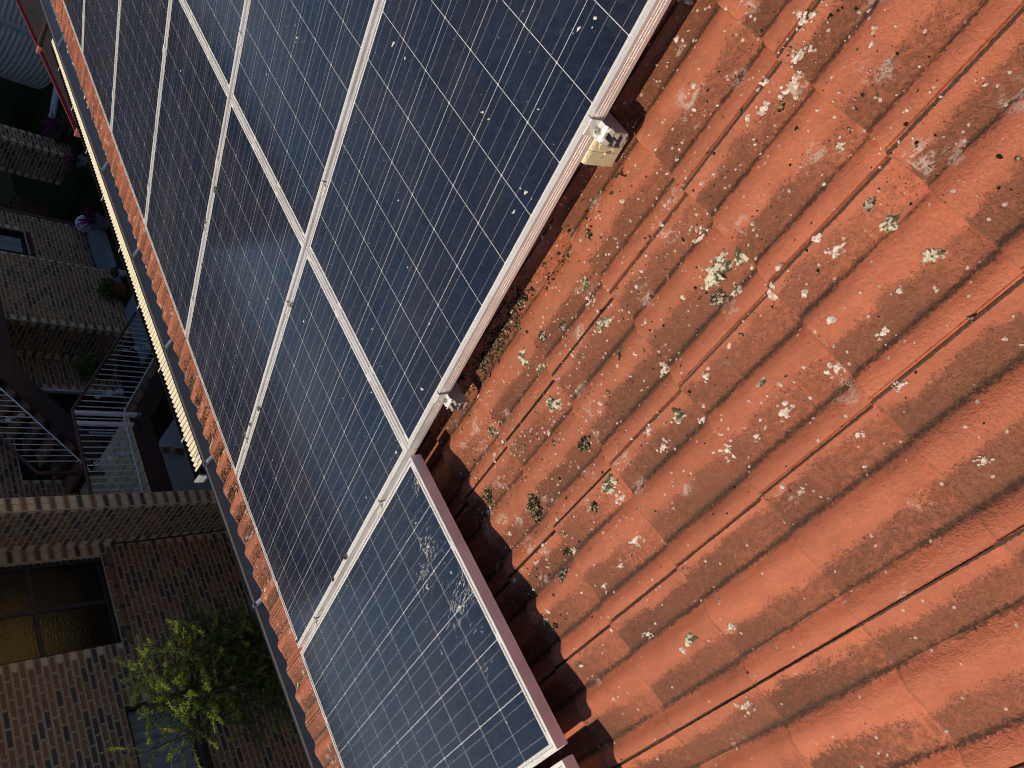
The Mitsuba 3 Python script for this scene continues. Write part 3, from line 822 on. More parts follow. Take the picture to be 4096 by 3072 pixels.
plab = {3: 'largest white dropping smear on the panel with the shaded brown edge', 1: 'second white smear on the panel with the shaded brown edge', 15: 'white dropping on the open corner panel of the upper row'}
for q, (u, v, r) in enumerate(PAN):
    mb = MB()
    for w in range(1 + int(r > .009) + 7 * int(r > .018)):
        du, dv = (0, 0) if w == 0 else rng.normal(0, r * .75, 2)
        vv, ff = patch(u + du, v + dv * 1.3, r * (.62 if w == 0 else rng.uniform(.12, .4)) * (.6 if r > .018 else 1), 6000 + q * 9 + w, .0018 if r < .012 else .0007, .5, base=-.0013, asp=.35 if r > .018 else .6, ang=rng.normal(.5, .5), nr=2, na=12)
        mb.add(vv, ff)
    k = thing('bird_dropping', plab.get(q) or near_label('dried dropping on a panel', u, v, 0), 'dropping', None if q in plab else 'bird droppings on the solar panels')
    put(k, None, shape(mb, 'dropping_mat', smooth=50))
mb = MB()
for q in range(700):
    a = rng.random()
    u, v = (rng.normal(-.3, .25), -abs(rng.normal(.05, .22))) if a < .4 else (rng.uniform(-.95, 3.6), rng.uniform(-1.6, 1.6))
    if u < -.95 or (u < .03 and v > -.02) or v > 1.6: continue
    vv, ff = patch(u, v, rng.uniform(.0012, .0032), 7000 + q, .0006, .3, base=-.0013, nr=1, na=6); mb.add(vv, ff)
for cu, cv, num, L, a0 in ((-.50, -.14, 70, .05, .35), (-.28, -.15, 55, .035, .2), (-.10, -.05, 40, .02, .6), (-.33, -.26, 40, .03, .2), (-.46, -.06, 30, .03, .5), (-.70, -.16, 14, .02, .4)):
    for q in range(num):
        a_ = rng.normal(a0, .28); l_ = L * rng.uniform(.15, .9)
        u, v = cu + rng.normal(0, L * .7), cv + rng.normal(0, L * 1.0)
        if u > -.03 or v > -.03: continue
        d_ = np.array([math.sin(a_), -math.cos(a_)]) * l_ / 2; n_ = np.array([math.cos(a_), math.sin(a_)]) * rng.uniform(.0003, .0011)
        c_ = np.array([u, -v]); Q = np.array([c_ - d_, c_ + n_, c_ + d_, c_ - n_])
        mb.add(roof(np.c_[Q, np.full(4, -.00095)]), [[0, 1, 2, 3]])
put('dust_specks', None, shape(mb, 'dropping_mat')); labels['dust_specks'] = {'label': 'tiny pale specks of dirt over the solar panels', 'kind': 'stuff'}
MOSS = [(0.985, -0.296, .016), (0.990, -1.01, .020), (1.05, -1.303, .016), (1.03, -1.189, .014), (0.025, -0.761, .020), (0.040, -1.624, .016), (0.025, -0.961, .012), (2.0, -0.505, .016), (2.05, -0.754, .018), (2.05, -.80, .014), (3.06, -.9, .012), (1.99, -1.0, .01)]
for q, (u, v, r) in enumerate(MOSS):
    vv, ff = patch(u, v, r, 8000 + q, r * .5, .9, base=-.001, asp=.45)
    k = thing('moss_tuft', near_label('grey-green tuft in a panel seam', u, v, 0), 'moss', 'grey-green tufts along the panel seams')
    put(k, None, shape((vv, ff), 'greymoss_mat', smooth=50))

# ------------------------------------------------------------------ patio cover below the gutter
pc = thing('patio_cover', 'cream corrugated patio cover with black gutter, glimpsed below the eave', 'patio cover')
pitch = 0.076
x = np.arange(3.86, 13.15, pitch / 8)
y = np.array([1.7, 3.0, 4.6, 5.0, 5.2, 5.53])
X, Y = np.meshgrid(x, y, indexing='ij')
Zc = 2.50 + .0135 * np.cos(2 * np.pi * X / pitch) + (5.53 - Y) * .05
top = np.stack([X, Y, Zc], -1); bot = top.copy(); bot[..., 2] -= .0012
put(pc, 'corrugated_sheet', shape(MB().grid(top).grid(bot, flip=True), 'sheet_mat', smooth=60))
pg = [(5.515, 2.385), (5.515, 2.47), (5.511, 2.47), (5.511, 2.38), (5.625, 2.38), (5.64, 2.40), (5.645, 2.478), (5.635, 2.482), (5.633, 2.474), (5.638, 2.47), (5.632, 2.402), (5.622, 2.386)]
put(pc, 'gutter', shape(MB().prism(pg, 3.80, 13.2), 'black_mat2'))
cap = MB().box((3.785, 5.505, 2.372), (3.800, 5.65, 2.490))
for zz in (2.40, 2.43, 2.46): cap.box((3.778, 5.51, zz - .006), (3.785, 5.64, zz + .006))
put(pc, 'gutter_end', shape(cap, 'pipe_mat'))
for xx in np.arange(4.4, 13, 1.15):
    put(pc, 'gutter_clip', shape(MB().box((xx - .012, 5.51, 2.4835), (xx + .012, 5.648, 2.4865)), 'pipe_mat'))
put(pc, 'beam', shape(MB().box((3.9, 5.25, 2.24), (13.1, 5.30, 2.375)), 'black_mat'))
for xx in (3.95, 8.4, 13.0): put(pc, 'post', shape(MB().box((xx - .04, 5.235, 0), (xx + .04, 5.315, 2.24)), 'black_mat'))
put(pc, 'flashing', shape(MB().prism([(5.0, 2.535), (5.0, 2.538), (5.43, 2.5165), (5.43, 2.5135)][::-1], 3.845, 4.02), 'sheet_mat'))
put(pc, 'far_flashing', shape(MB().prism([(5.0, 2.535), (5.0, 2.538), (5.43, 2.5165), (5.43, 2.5135)][::-1], 13.0, 13.2), 'pipe_mat'))

# dark lean-to with maroon gutter beyond it
lt = thing('lean_to_roof', 'dark brown corrugated lean-to roof edged with a maroon gutter', 'roof')
EX = np.array([5.3, .55, 0]); EX /= np.linalg.norm(EX); EY = np.array([-EX[1], EX[0], 0])
LM = np.eye(4); LM[:3, 0], LM[:3, 1], LM[:3, 3] = EX, EY, (11.25, 5.93, 2.30)
xs = np.arange(0, 9.2, .19 / 8)
X, Y = np.meshgrid(xs, np.linspace(-3.2, 0, 6), indexing='ij')
top = np.stack([X, Y, -.02 + .012 * np.cos(2 * np.pi * X / .19) - Y * .02], -1); b2 = top.copy(); b2[..., 2] -= .0015
put(lt, 'corrugated_sheet', shape(MB().grid(top, LM).grid(b2, LM, flip=True), 'brown_sheet_mat', smooth=60))
put(lt, 'gutter', shape(MB().prism([(-.012, -.10), (.075, -.10), (.09, -.08), (.095, 0), (.075, 0), (.072, -.07), (.0, -.08), (.0, -.02), (-.012, -.02)], 0, 9.2, LM), 'maroon_mat'))
put(lt, 'gutter_bracket', shape(MB().box((2.95, -.02, -.12), (3.05, .125, .03), LM), princ((0.45, 0.16, 0.15), .5)))
put(lt, 'gutter_end', shape(MB().box((-.03, -.02, -.13), (.02, .12, .02), LM), princ((0.45, 0.16, 0.15), .5)))
put(lt, 'ridge_bar', shape(MB().box((3.0, -1.6, .012), (3.06, .0, .045), LM), 'maroon_dark_mat'))
put(lt, 'beam', shape(MB().box((.05, -.25, -.26), (9.1, -.18, -.11), LM), 'maroon_dark_mat'))
for xx in (.3, 4.5, 8.8): put(lt, 'post', shape(MB().box((xx, -.26, -2.3), (xx + .08, -.17, -.26), LM), 'maroon_dark_mat'))

# ------------------------------------------------------------------ the brick house across the courtyard
bh = thing('brick_house', 'brown and cream brick house across the shaded courtyard', 'house')
CO, BL, BHT, JT = 0.0865, 0.2345, 0.0805, 0.006


def brick_verts(L, seed, H=BHT, proud=0.006):
    """a brick's face in x (along), y (up), z (out): front with small arrises, sides going back"""
    e, b = .003, -.02
    fr = [(e, e, proud), (L - e, e, proud), (L - e, H - e, proud), (e, H - e, proud)]
    md = [(0, 0, proud - .003), (L, 0, proud - .003), (L, H, proud - .003), (0, H, proud - .003)]
    bk = [(0, 0, b), (L, 0, b), (L, H, b), (0, H, b)]
    v = np.array(fr + md + bk)
    f = [[0, 1, 2, 3]] + [[i + 4, (i + 1) % 4 + 4, (i + 1) % 4, i] for i in range(4)] + [[i + 8, (i + 1) % 4 + 8, (i + 1) % 4 + 4, i + 4] for i in range(4)]
    uv = np.array([(.02, .03), (.98, .03), (.98, .97), (.02, .97)] + [(0, 0), (1, 0), (1, 1), (0, 1)] * 2, float)
    f = np.array(f); f = np.vstack([f[:, [0, 1, 2]], f[:, [0, 2, 3]]])
    uv[:, 0] += 2 * seed
    return v, f, uv


_bd = {}


def brick_dict(L, seed):
    key = (round(L, 3), seed)
    if key not in _bd:
        v, f, uv = brick_verts(L, seed)
        _bd[key] = mikit.ply((v, f), 'brick_mat', uv=uv)
    return _bd[key]


queue = []                                                    # (distance, wall key, matrix, length, seed)


def brick_wall(holder, O, ex, L, H, holes=(), z0=0.0, depth=.2, mat='mortar_mat', off=0.0, name='wall', creamy=True, zmin=0.0, headers=False):
    """one face of brickwork: mortar core (a part) and its bricks"""
    M = frame((O[0], O[1], O[2]), ex)
    core = manifold3d.Manifold.cube([L - .02, H, depth]).translate([.01, 0, -depth])
    for a, b, c, d in holes:
        core -= manifold3d.Manifold.cube([b - a, d - c, depth + .2]).translate([a, c, -depth - .1])
    mm = core.to_mesh()
    wk = put(holder, name, shape(MB().add(mm.vert_properties[:, :3], mm.tri_verts, M), mat))
    for c in range(int(math.ceil(zmin / CO)), int(H / CO)):
        zz = c * CO + .003
        if headers:
            spans = [(0, L)] if c % 2 else [(0, L / 2 - .003), (L / 2 + .003, L)]
            for a, b in spans:
                queue.append((wk, M @ tr(a, zz, 0), b - a, rng.integers(0, 40) if c % 2 else 1000 + rng.integers(0, 9)))
            continue
        cuts = sorted([(0.0, 0.0)] + [(a, b) for a, b, lo, hi in holes if lo < zz + .05 < hi] + [(L, L)])
        for (p0, p1), (q0, q1) in zip(cuts[:-1], cuts[1:]):
            s0, s1 = p1, q0
            if s1 - s0 < .03: continue
            x0 = s0 - ((c % 2) * BL / 2 if s0 == 0 or True else 0) + off * 0
            while x0 < s1 - .012:
                a, b = max(x0, s0), min(x0 + BL - JT, s1)
                x0 += BL
                if b - a < .022: continue
                sh = b - a < .16
                cream = sh and creamy
                queue.append((wk, M @ tr(a, zz, 0), b - a, (1000 + rng.integers(0, 12)) if cream else rng.integers(0, 60)))
    return wk


X_, mX, mY = (1, 0, 0), (-1, 0, 0), (0, -1, 0)
WIN = (3.40, 4.83, 2.13, 3.98)
W2L = (0.95, 2.50, 1.50, 2.33)
w1 = brick_wall(bh, (0, 9.0, 0), X_, 5.03, 4.1, [WIN, W2L])
brick_wall(bh, (5.03, 9.0 - .001, 0), mY, 0.985, 4.1, depth=.1)
brick_wall(bh, (5.025, 8.0, 0), X_, 0.222, 4.1, headers=True, depth=.95)
brick_wall(bh, (5.25, 10.9, 0), X_, 5.37, 5.3, [(2.3, 4.50, 0.05, 2.3)])
brick_wall(bh, (10.62, 10.9 - .001, 0), mY, 0.94, 5.3, depth=.1)
brick_wall(bh, (10.62, 9.95, 0), X_, 1.93, 5.3, depth=.5)
brick_wall(bh, (12.45, 10.5, 0), X_, 2.20, 5.3, [(0.0, 1.56, 1.36, 2.9)])
put(bh, 'side_wall', shape(MB().box((14.60, 10.46, 0), (14.66, 14, 5.3)), 'mortar_mat'))
put(bh, 'rear_wall', shape(MB().box((-2.5, 9.0, 0), (0.0, 9.35, 4.1)).box((-2.5, 11.2, 0), (14.6, 11.25, 5.3)), 'mortar_mat'))
# window with four frosted lights
WM = frame((0, 9.0, 0), X_)
wn = numbered(f'{bh}__window')
fr = MB()
a, b, c, d = WIN
fz = (-.135, -.085)
fw = .052
fr.box((a, c + .02, fz[0]), (a + fw, d, fz[1]), WM).box((b - fw, c + .02, fz[0]), (b, d, fz[1]), WM).box((a + fw, c + .02, fz[0] + .001), (b - fw, c + .02 + fw, fz[1] - .001), WM)
fr.box((a + fw, 3.09, fz[0] + .002), (b - fw, 3.15, fz[1] - .002), WM).box((4.085, c + .02 + fw, fz[0] + .003), (4.145, 3.09, fz[1] + .002), WM).box((4.085, 3.15, fz[0] + .003), (4.145, d, fz[1] + .002), WM)
put(wn, 'frame', shape(fr, 'window_frame_mat'))
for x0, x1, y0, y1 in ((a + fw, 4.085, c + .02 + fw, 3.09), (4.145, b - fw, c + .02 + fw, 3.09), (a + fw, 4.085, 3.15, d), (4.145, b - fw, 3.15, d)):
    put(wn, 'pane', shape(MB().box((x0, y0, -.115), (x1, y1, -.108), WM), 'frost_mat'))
# reveal bricks of the right jamb and the sloping sill
for cidx in range(25, 46):
    zz = cidx * CO + .004
    v, f, uv = brick_verts(.085, 1000 + cidx % 9 if cidx % 2 else 5 + cidx % 20)
    queue.append((w1, frame((4.8295, 9.004, zz), (0, 1, 0)) @ tr(0.006, 0, -.002), .080, 1000 + cidx % 9 if cidx % 2 == 0 else cidx % 20))
SA_ = math.radians(20)
n_s = 17
SILLS = [3, 5, 8, 11]
for q in range(n_s):
    xx = a - .02 + q * (b - a + .02) / n_s
    Ms = np.eye(4)
    Ms[:3, 0], Ms[:3, 1], Ms[:3, 2] = (1, 0, 0), (0, math.cos(SA_), math.sin(SA_)), (0, -math.sin(SA_), math.cos(SA_))
    Ms[:3, 3] = (xx, 8.955, 2.075)
    mb = MB().cbox((0.004, 0, -.075), (.078, .155, 0), .004, Ms)
    mesh = mb.mesh(); uvs = np.c_[np.full(len(mesh.vertices), 2.0 * SILLS[q % 4] + .5), np.full(len(mesh.vertices), .5)]
    put(wn, 'sill_brick', mikit.ply(mesh, 'brick_mat', uv=uvs))
Ms[:3, 3] = (a - .02, 8.955, 2.075)
put(wn, 'sill_bed', shape(MB().box((.001, .004, -.072), (b - a + .02, .150, -.004), Ms), 'mortar_pale_mat'))
# lower window behind the shrub
wn2 = numbered(f'{bh}__window')
a, b, c, d = W2L
fr = MB().box((a, c, -.10), (a + .04, d, -.05), WM).box((b - .04, c, -.10), (b, d, -.05), WM).box((a + .04, c, -.099), (b - .04, c + .04, -.051), WM).box((a + .04, d - .04, -.099), (b - .04, d, -.051), WM)
put(wn2, 'frame', shape(fr, 'window_frame_mat'))
xs = np.linspace(a + .04, b - .04, 110)
cur = np.stack([np.stack([xs, np.full_like(xs, zz), -.15 + .018 * np.sin(xs * 48) + .008 * np.sin(xs * 21)], -1) for zz in (c + .04, d - .04)], 1)
put(wn2, 'curtain', shape(MB().grid(cur, WM), 'curtain_mat', smooth=True))
put(wn2, 'backing', shape(MB().box((a, c, -.24), (b, d, -.2), WM), 'dark_mat'))
for q in range(18):
    put(wn2, 'sill_brick', mikit.ply(MB().cbox((a + q * .086 + .004, c - .1, -.03), (a + q * .086 + .08, c - .012, .022), .004, WM).mesh(), 'maroon_dark_mat'))
# air brick in the wall
ab = MB()
for q in range(5):
    ab.box((3.00 + q * .046, 1.185, .0), (3.01 + q * .046, 1.335, .011), WM)
    if q < 4: ab.box((3.00, 1.185 + q * .048, .0), (3.19, 1.193 + q * .048, .010), WM)
put(bh, 'air_vent', shape(ab, princ((0.16, 0.11, 0.06), .8)))
put(bh, 'vent_dark', shape(MB().box((3.0, 1.185, .0065), (3.19, 1.335, .0078), WM), 'dark_mat'))
# sliding door with diamond screen under the balcony
D0 = frame((5.25, 10.9, 0), X_)
dk = numbered(f'{bh}__door')
put(dk, 'frame', shape(MB().box((4.44, .05, -.06), (4.50, 2.3, .02), D0).box((3.42, .05, -.08), (3.46, 2.3, -.03), D0).box((2.3, 2.24, -.08), (4.44, 2.3, .0), D0), 'white_mat'))
put(dk, 'pane', shape(MB().box((2.3, .05, -.16), (4.44, 2.24, -.15), D0), 'pane_mat'))
scr = MB()
for q in np.arange(-1.2, 2.2, .09):
    for sgn in (1, -1):
        p = [(2.3 + max(0, 0), 0, 0)]
        a0 = np.array([2.32, .1 + q + (0 if sgn > 0 else 2.2), -.09]); a1 = np.array([3.42, .1 + q + 1.9 * sgn + (0 if sgn > 0 else 2.2), -.09])
        if max(a0[1], a1[1]) < .1 or min(a0[1], a1[1]) > 2.2: continue
        scr.tube(np.array([a0, a1]), .005, 4, M=D0)
put(dk, 'diamond_screen', shape(scr, 'black_mat'))
# window with curtain at the far wing
D1 = frame((12.45, 10.5, 0), X_)
wn3 = numbered(f'{bh}__window')
put(wn3, 'frame', shape(MB().box((0, 1.36, -.13), (1.56, 1.41, -.07), D1).box((1.51, 1.41, -.13), (1.56, 2.9, -.07), D1).box((.86, 1.41, -.13), (.91, 2.9, -.07), D1), 'black_mat'))
xs = np.linspace(.91, 1.51, 60)
put(wn3, 'curtain', shape(MB().grid(np.stack([np.stack([xs, np.full_like(xs, zz), -.17 + .02 * np.sin(xs * 40)], -1) for zz in (1.41, 2.9)], 1), D1), 'curtain_mat', smooth=True))
put(wn3, 'pane', shape(MB().box((.0, 1.41, -.12), (.86, 2.9, -.115), D1), 'pane_mat'))
put(wn3, 'backing', shape(MB().box((0, 1.3, -.26), (1.6, 2.95, -.22), D1), 'dark_mat'))
for q in range(18):
    Ms = D1 @ tr(q * .0865 + .004, 1.27, .03)
    put(wn3, 'sill_brick', mikit.ply(MB().cbox((0, 0, -.16), (.078, .08, .0), .004, Ms).mesh(), 'maroon_dark_mat'))
# roofs of the brick house, with unseen slabs added for shade
sl = math.tan(math.radians(20))


def slab_roof(name, x0, x1, y0, z0, y1, th=.06):
    pr = [(y0, z0), (y0, z0 - th), (y1, z0 - th + (y1 - y0) * sl), (y1, z0 + (y1 - y0) * sl)]
    put(bh, name, shape(MB().prism(pr, x0, x1), 'far_roof_mat'))


slab_roof('roof', -3.0, 5.0, 8.92, 4.17, 12.0)
slab_roof('roof', 3.7, 14.9, 10.2, 6.0, 12.2)
slab_roof('roof', 13.0, 32.0, 12.7, 9.2, 17.0)  # tall roof out of view, added to shade tank and garden
put(bh, 'upper_storey', shape(MB().box((3.9, 11.0, 4.0), (14.6, 12.1, 6.1)).box((14.7, 13.3, 0), (31, 13.5, 9.3)), 'far_wall_mat'))  # unseen walls, added and widened to shade garden and landing
slab_roof('roof', 3.3, 5.9, 7.5, 4.30, 11.0)  # extra slab out of view, added to keep sun off the pier
put(bh, 'eave_gutter', shape(MB().box((-3, 8.82, 4.04), (5.0, 8.919, 4.15)).box((3.7, 10.1, 5.87), (14.9, 10.199, 5.98)), 'gutter_mat'))

# ------------------------------------------------------------------ switchback stair
st = thing('staircase', 'brick paved switchback stair with maroon concrete sides', 'staircase')
LZ = 1.65
put(st, 'landing_slab', shape(MB().box((5.26, 8.12, LZ - .30), (6.86, 10.35, LZ - .012)), 'maroon_dark_mat'))
pv = {}
for q, (i, j) in enumerate((i, j) for i in range(7) for j in range(9)):
    o = (5.27 + i * .2275, 8.11 + j * .24)
    mb = MB().cbox((0, 0, 0), (.2115, .224, .02), .004)
    key = q % 6
    if key not in pv:
        me = mb.mesh(); pv[key] = mikit.ply(me, 'brick_mat', uv=np.c_[np.full(len(me.vertices), 2.0 * (1000 + key) + .5), np.full(len(me.vertices), .5)])
    put(st, 'landing_paver', pv[key], tr(o[0], o[1], LZ - .014))
put(st, 'edge_beam', shape(MB().box((5.26, 8.06, LZ - .32), (6.90, 8.118, LZ - .13)), 'maroon_dark_mat'))


def flight(x0, z0, n, y0, y1, sgn, rise, going, up=True):
    """n steps from (x0, z0); going along sgn * x"""
    for q in range(n):
        xa = x0 + sgn * going * q; xb = x0 + sgn * going * (q + 1)
        z = z0 + (rise * (q + 1) if up else -rise * (q + 1))
        lo, hi = min(xa, xb), max(xa, xb)
        for w in range(4):
            yy0 = y0 + w * (y1 - y0) / 4 + .004; yy1 = y0 + (w + 1) * (y1 - y0) / 4 - .004
            me = MB().cbox((lo - .02, yy0, z - .055), (hi + .0, yy1, z), .004).mesh()
            put(st, 'tread_brick', mikit.ply(me, 'brick_mat', uv=np.c_[np.full(len(me.vertices), 2.0 * ((q * 3 + w * 5) % 11) + .12), np.full(len(me.vertices), .5)]))
        put(st, 'riser', shape(MB().box((lo, y0 + .002, z - rise - .05), (hi - .002, y1 - .002, z - .056)), 'maroon_dark_mat'))


flight(6.86, LZ, 9, 8.16, 9.15, 1, .178, .29, up=False)
flight(6.86, LZ, 7, 9.35, 10.33, 1, .178, .285)
# stringers
k2 = .178 / .29
put(st, 'stringer', shape(MB().add([(6.86, 8.10, LZ - .10), (6.86, 8.10, LZ - .42), (9.5, 8.10, LZ - .42 - 2.64 * k2), (9.5, 8.10, LZ - .1 - 2.64 * k2), (6.86, 8.155, LZ - .10), (6.86, 8.155, LZ - .42), (9.5, 8.155, LZ - .42 - 2.64 * k2), (9.5, 8.155, LZ - .1 - 2.64 * k2)],
    [[0, 1, 2, 3], [7, 6, 5, 4], [0, 3, 7, 4], [1, 5, 6, 2], [0, 4, 5, 1], [3, 2, 6, 7]]), 'maroon_dark_mat'))
k3 = .178 / .285
put(st, 'stringer', shape(MB().add([(6.86, 9.29, LZ + .16), (6.86, 9.29, LZ - .26), (8.7, 9.29, LZ - .26 + 1.84 * k3), (8.7, 9.29, LZ + .16 + 1.84 * k3), (6.86, 9.345, LZ + .16), (6.86, 9.345, LZ - .26), (8.7, 9.345, LZ - .26 + 1.84 * k3), (8.7, 9.345, LZ + .16 + 1.84 * k3)],
    [[0, 1, 2, 3], [7, 6, 5, 4], [0, 3, 7, 4], [1, 5, 6, 2], [0, 4, 5, 1], [3, 2, 6, 7]]), 'maroon_dark_mat'))
put(st, 'balcony_edge', shape(MB().box((8.5, 9.28, 2.62), (10.6, 9.36, 3.05)).box((8.7, 9.36, 2.75), (10.6, 10.88, 2.9)), 'maroon_dark_mat'))


def scroll(c, M, sc=1.0):
    """an S of flat bar with curled ends, in the railing's plane"""
    mb = MB()
    th = np.linspace(0, 1, 60)
    P = []
    for q in np.linspace(0, 1.35 * 2 * np.pi, 34):
        r = .012 + .034 * q / (1.35 * 2 * np.pi)
        P.append((-.075 + r * math.cos(q + 2.2), .205 + r * math.sin(q + 2.2)))
    P = np.array(P)
    half = np.vstack([P, [(-.03, .10), (0, 0)]])
    full = np.vstack([half, -half[::-1][1:]])
    full = np.c_[full * sc + np.array(c), np.full(len(full), .012)]
    mb.tube(full, .0065, 5, M=M)
    for s1 in (1, -1):
        for s2 in (1, -1):
            q = np.linspace(0, 1.2 * 2 * np.pi, 20); r = .006 + .018 * q / q[-1]
            mb.tube(np.c_[c[0] + s1 * (.024 + r * np.cos(q)) , c[1] + s2 * (.02 + r * np.sin(q)), np.full(20, .012)], .0055, 4, M=M)
    return mb


def railing(label, M, path_top, path_bot, xs, scrolls, posts):
    """M: frame of the railing's plane; heights given by polylines over x"""
    k = thing('stair_railing', label, 'railing')
    pt, pb = np.array(path_top), np.array(path_bot)
    tb = MB()
    for p, q in zip(pt[:-1], pt[1:]):
        d = (q - p) / np.linalg.norm(q - p)
        tb.tube(np.array([np.r_[p - d * .01, 0], np.r_[q + d * .01, 0]]), .027, 8, M=M)
    put(k, 'handrail', shape(tb, 'maroon_mat2', smooth=50))
    bb = MB()
    for p, q in zip(pb[:-1], pb[1:]): bb.tube(np.array([np.r_[p, 0], np.r_[q, 0]]), .014, 4, M=M)
    put(k, 'bottom_rail', shape(bb, 'white_mat'))
    for xq in xs:
        z1, z0 = np.interp(xq, pt[:, 0], pt[:, 1]), np.interp(xq, pb[:, 0], pb[:, 1])
        put(k, 'baluster', shape(MB().box((xq - .006, z0, -.006), (xq + .006, z1, .006), M), 'white_mat'))
    for xq in scrolls:
        z1, z0 = np.interp(xq, pt[:, 0], pt[:, 1]), np.interp(xq, pb[:, 0], pb[:, 1])
        put(k, 'scroll', shape(scroll((xq, (z0 + z1) / 2), M), 'white_mat', smooth=50))
    for xq, z0, z1 in posts: put(k, 'post', shape(MB().cbox((xq - .03, z0, -.03), (xq + .03, z1, .03), .004, M), 'white_mat'))


scene['maroon_mat2'] = princ((0.100, 0.040, 0.034), .45, .4)
RA = frame((0, 8.09, 0), X_)
railing('white stair railing with maroon handrail along the landing and lower flight', RA, [(5.27, 2.51), (6.86, 2.48), (9.25, .98)], [(5.27, 1.78), (6.86, 1.72), (9.25, .22)],
        list(np.arange(5.38, 6.8, .112)) + list(np.arange(6.96, 9.2, .118)), [5.95, 7.25, 8.35], [(6.83, 1.45, 2.46), (6.62, 1.62, 2.47)])
RBm = frame((0, 9.28, 0), X_)
railing('white stair railing on the upper flight, leftmost in the photo', RBm, [(6.55, 2.65), (7.24, 3.06), (8.3, 3.71)], [(6.55, 1.85), (6.72, 1.94), (8.28, 2.92)], list(np.arange(6.78, 8.3, .112)), [7.62], [(8.12, 2.95, 3.75)])
put(st, 'newel', shape(MB().cbox((6.51, 9.25, 1.65), (6.57, 9.31, 2.66), .004), 'maroon_mat2'))

# ------------------------------------------------------------------ brick pier and things in the garden
gp = thing('brick_pier', 'freestanding cream and dark brick garden pier beside the plants', 'pier')
brick_wall(gp, (16.66, 10.0, 0), X_, 0.585, 2.3, depth=.1)
brick_wall(gp, (16.66, 10.90, 0), mY, 0.90, 2.3, depth=.1)
put(gp, 'core', shape(MB().box((16.74, 10.08, 0), (17.2, 10.88, 2.28)), 'mortar_mat'))

# bricks: the 300 nearest as parts of their wall, the rest of each wall as one part
pos = np.array([q[1][:3, 3] for q in queue])
dist = np.linalg.norm(pos - CAM, axis=1)
rel = pos - CAM
cz = rel @ FWD
px = 512 + 739.9 * (rel @ RIGHT) / cz
py = 384 + 739.9 * (rel @ DOWN) / cz
seen = (px > -15) & (px < 330) & (py > -10) & (py < 778)
order = [i for i in np.argsort(dist) if seen[i] and queue[i][0].startswith('brick_house')]
order = set(order[:300]) | {i for i in range(len(queue)) if queue[i][0].startswith('brick_pier')}
rest = {}
for i, (wk, M, L, sd) in enumerate(queue):
    if i in order:
        put(wk, 'brick', brick_dict(L, int(sd % 1000) % 14 + (1000 if sd >= 1000 else 0)), M)
    else:
        rest.setdefault(wk, []).append((M, L, int(sd)))
for wk, lst in rest.items():
    V, F, UVs, n = [], [], [], 0
    for M, L, sd in lst:
        v, f, uv = brick_verts(L, sd)
        V.append(v @ M[:3, :3].T + M[:3, 3]); F.append(f + n); UVs.append(uv); n += len(v)
    put(wk, 'brickwork', mikit.ply((np.vstack(V), np.vstack(F)), 'brick_mat', uv=np.vstack(UVs)), kind='stuff')

ge = thing('garden_edging', 'row of brown edging bricks beneath the stair landing', 'edging')
for q in range(6):
    me = MB().cbox((0, 0, 0), (.225, .11, .09), .004).mesh()
    put(ge, 'brick', mikit.ply(me, 'brick_mat', uv=np.c_[np.full(len(me.vertices), 2.0 * (1000 if q % 2 else 3) + .5), np.full(len(me.vertices), .5)]), frame((7.15 + q * .165, 9.42 + q * .195, 0), (.65, .76, 0)) @ np.array([[1, 0, 0, 0], [0, 0, 1, 0], [0, -1, 0, 0], [0, 0, 0, 1.0]]))
k = thing('black_hose', 'thin black hose hanging down the inside corner of the brick wall', 'hose')
put(k, None, shape(MB().tube([(4.985, 8.96, 1.93), (4.95, 8.90, 1.5), (4.90, 8.76, .9), (4.84, 8.6, .34), (4.82, 8.55, 0)], .014, 8).tube([(4.985, 8.96, 1.93), (4.99, 8.975, 1.98)], .02, 8), 'black_mat', smooth=50))
# water tank
wt = thing('water_tank', 'big grey corrugated rainwater tank beyond the lean-to', 'water tank')
zz = np.arange(0, 3.6, .12 / 8)
prof = np.c_[2.3 + .028 * np.cos(2 * np.pi * zz / .12), zz]
TM = tr(21.9, 8.75, 0)
put(wt, 'wall', shape(MB().lathe(prof, 64, TM), 'tank_mat', smooth=60))
put(wt, 'lid', shape(MB().lathe([(2.32, 3.58), (1.2, 3.8), (0.0, 3.85)], 64, TM), 'tank_mat', smooth=60))
k = thing('downpipe', 'grey round pipe running down in front of the water tank', 'pipe')
put(k, None, shape(MB().tube([(18.8, 8.09, 3.4), (18.8, 8.437, 0)], .075, 12), 'pipe_mat', smooth=50))
k = thing('white_pipe', 'white plastic pipe lying on the dark garden bed', 'pipe')
put(k, None, shape(MB().tube([(19.3, 9.35, .10), (18.66, 10.27, .10)], .085, 14), 'white_mat', smooth=50))


# ------------------------------------------------------------------ plants
def blades(c, n, L, w, spread, q, droop=.5):
    mb = MB()
    for i in range(n):
        a = q.uniform(0, 6.283); l = L * q.uniform(.55, 1.1); sp = spread * q.uniform(.4, 1.2)
        t = np.linspace(0, 1, 5)
        out = sp * t ** 1.3 * l; z = l * (t - droop * t ** 2.4)
        P = np.c_[c[0] + math.cos(a) * out, c[1] + math.sin(a) * out, c[2] + z]
        side = np.array([-math.sin(a), math.cos(a), 0]) * w
        wd = (1 - t ** 2)[:, None] * .9 + .1
        V = np.stack([P - side * wd, P + side * wd], 1)
        mb.grid(V)
    return mb


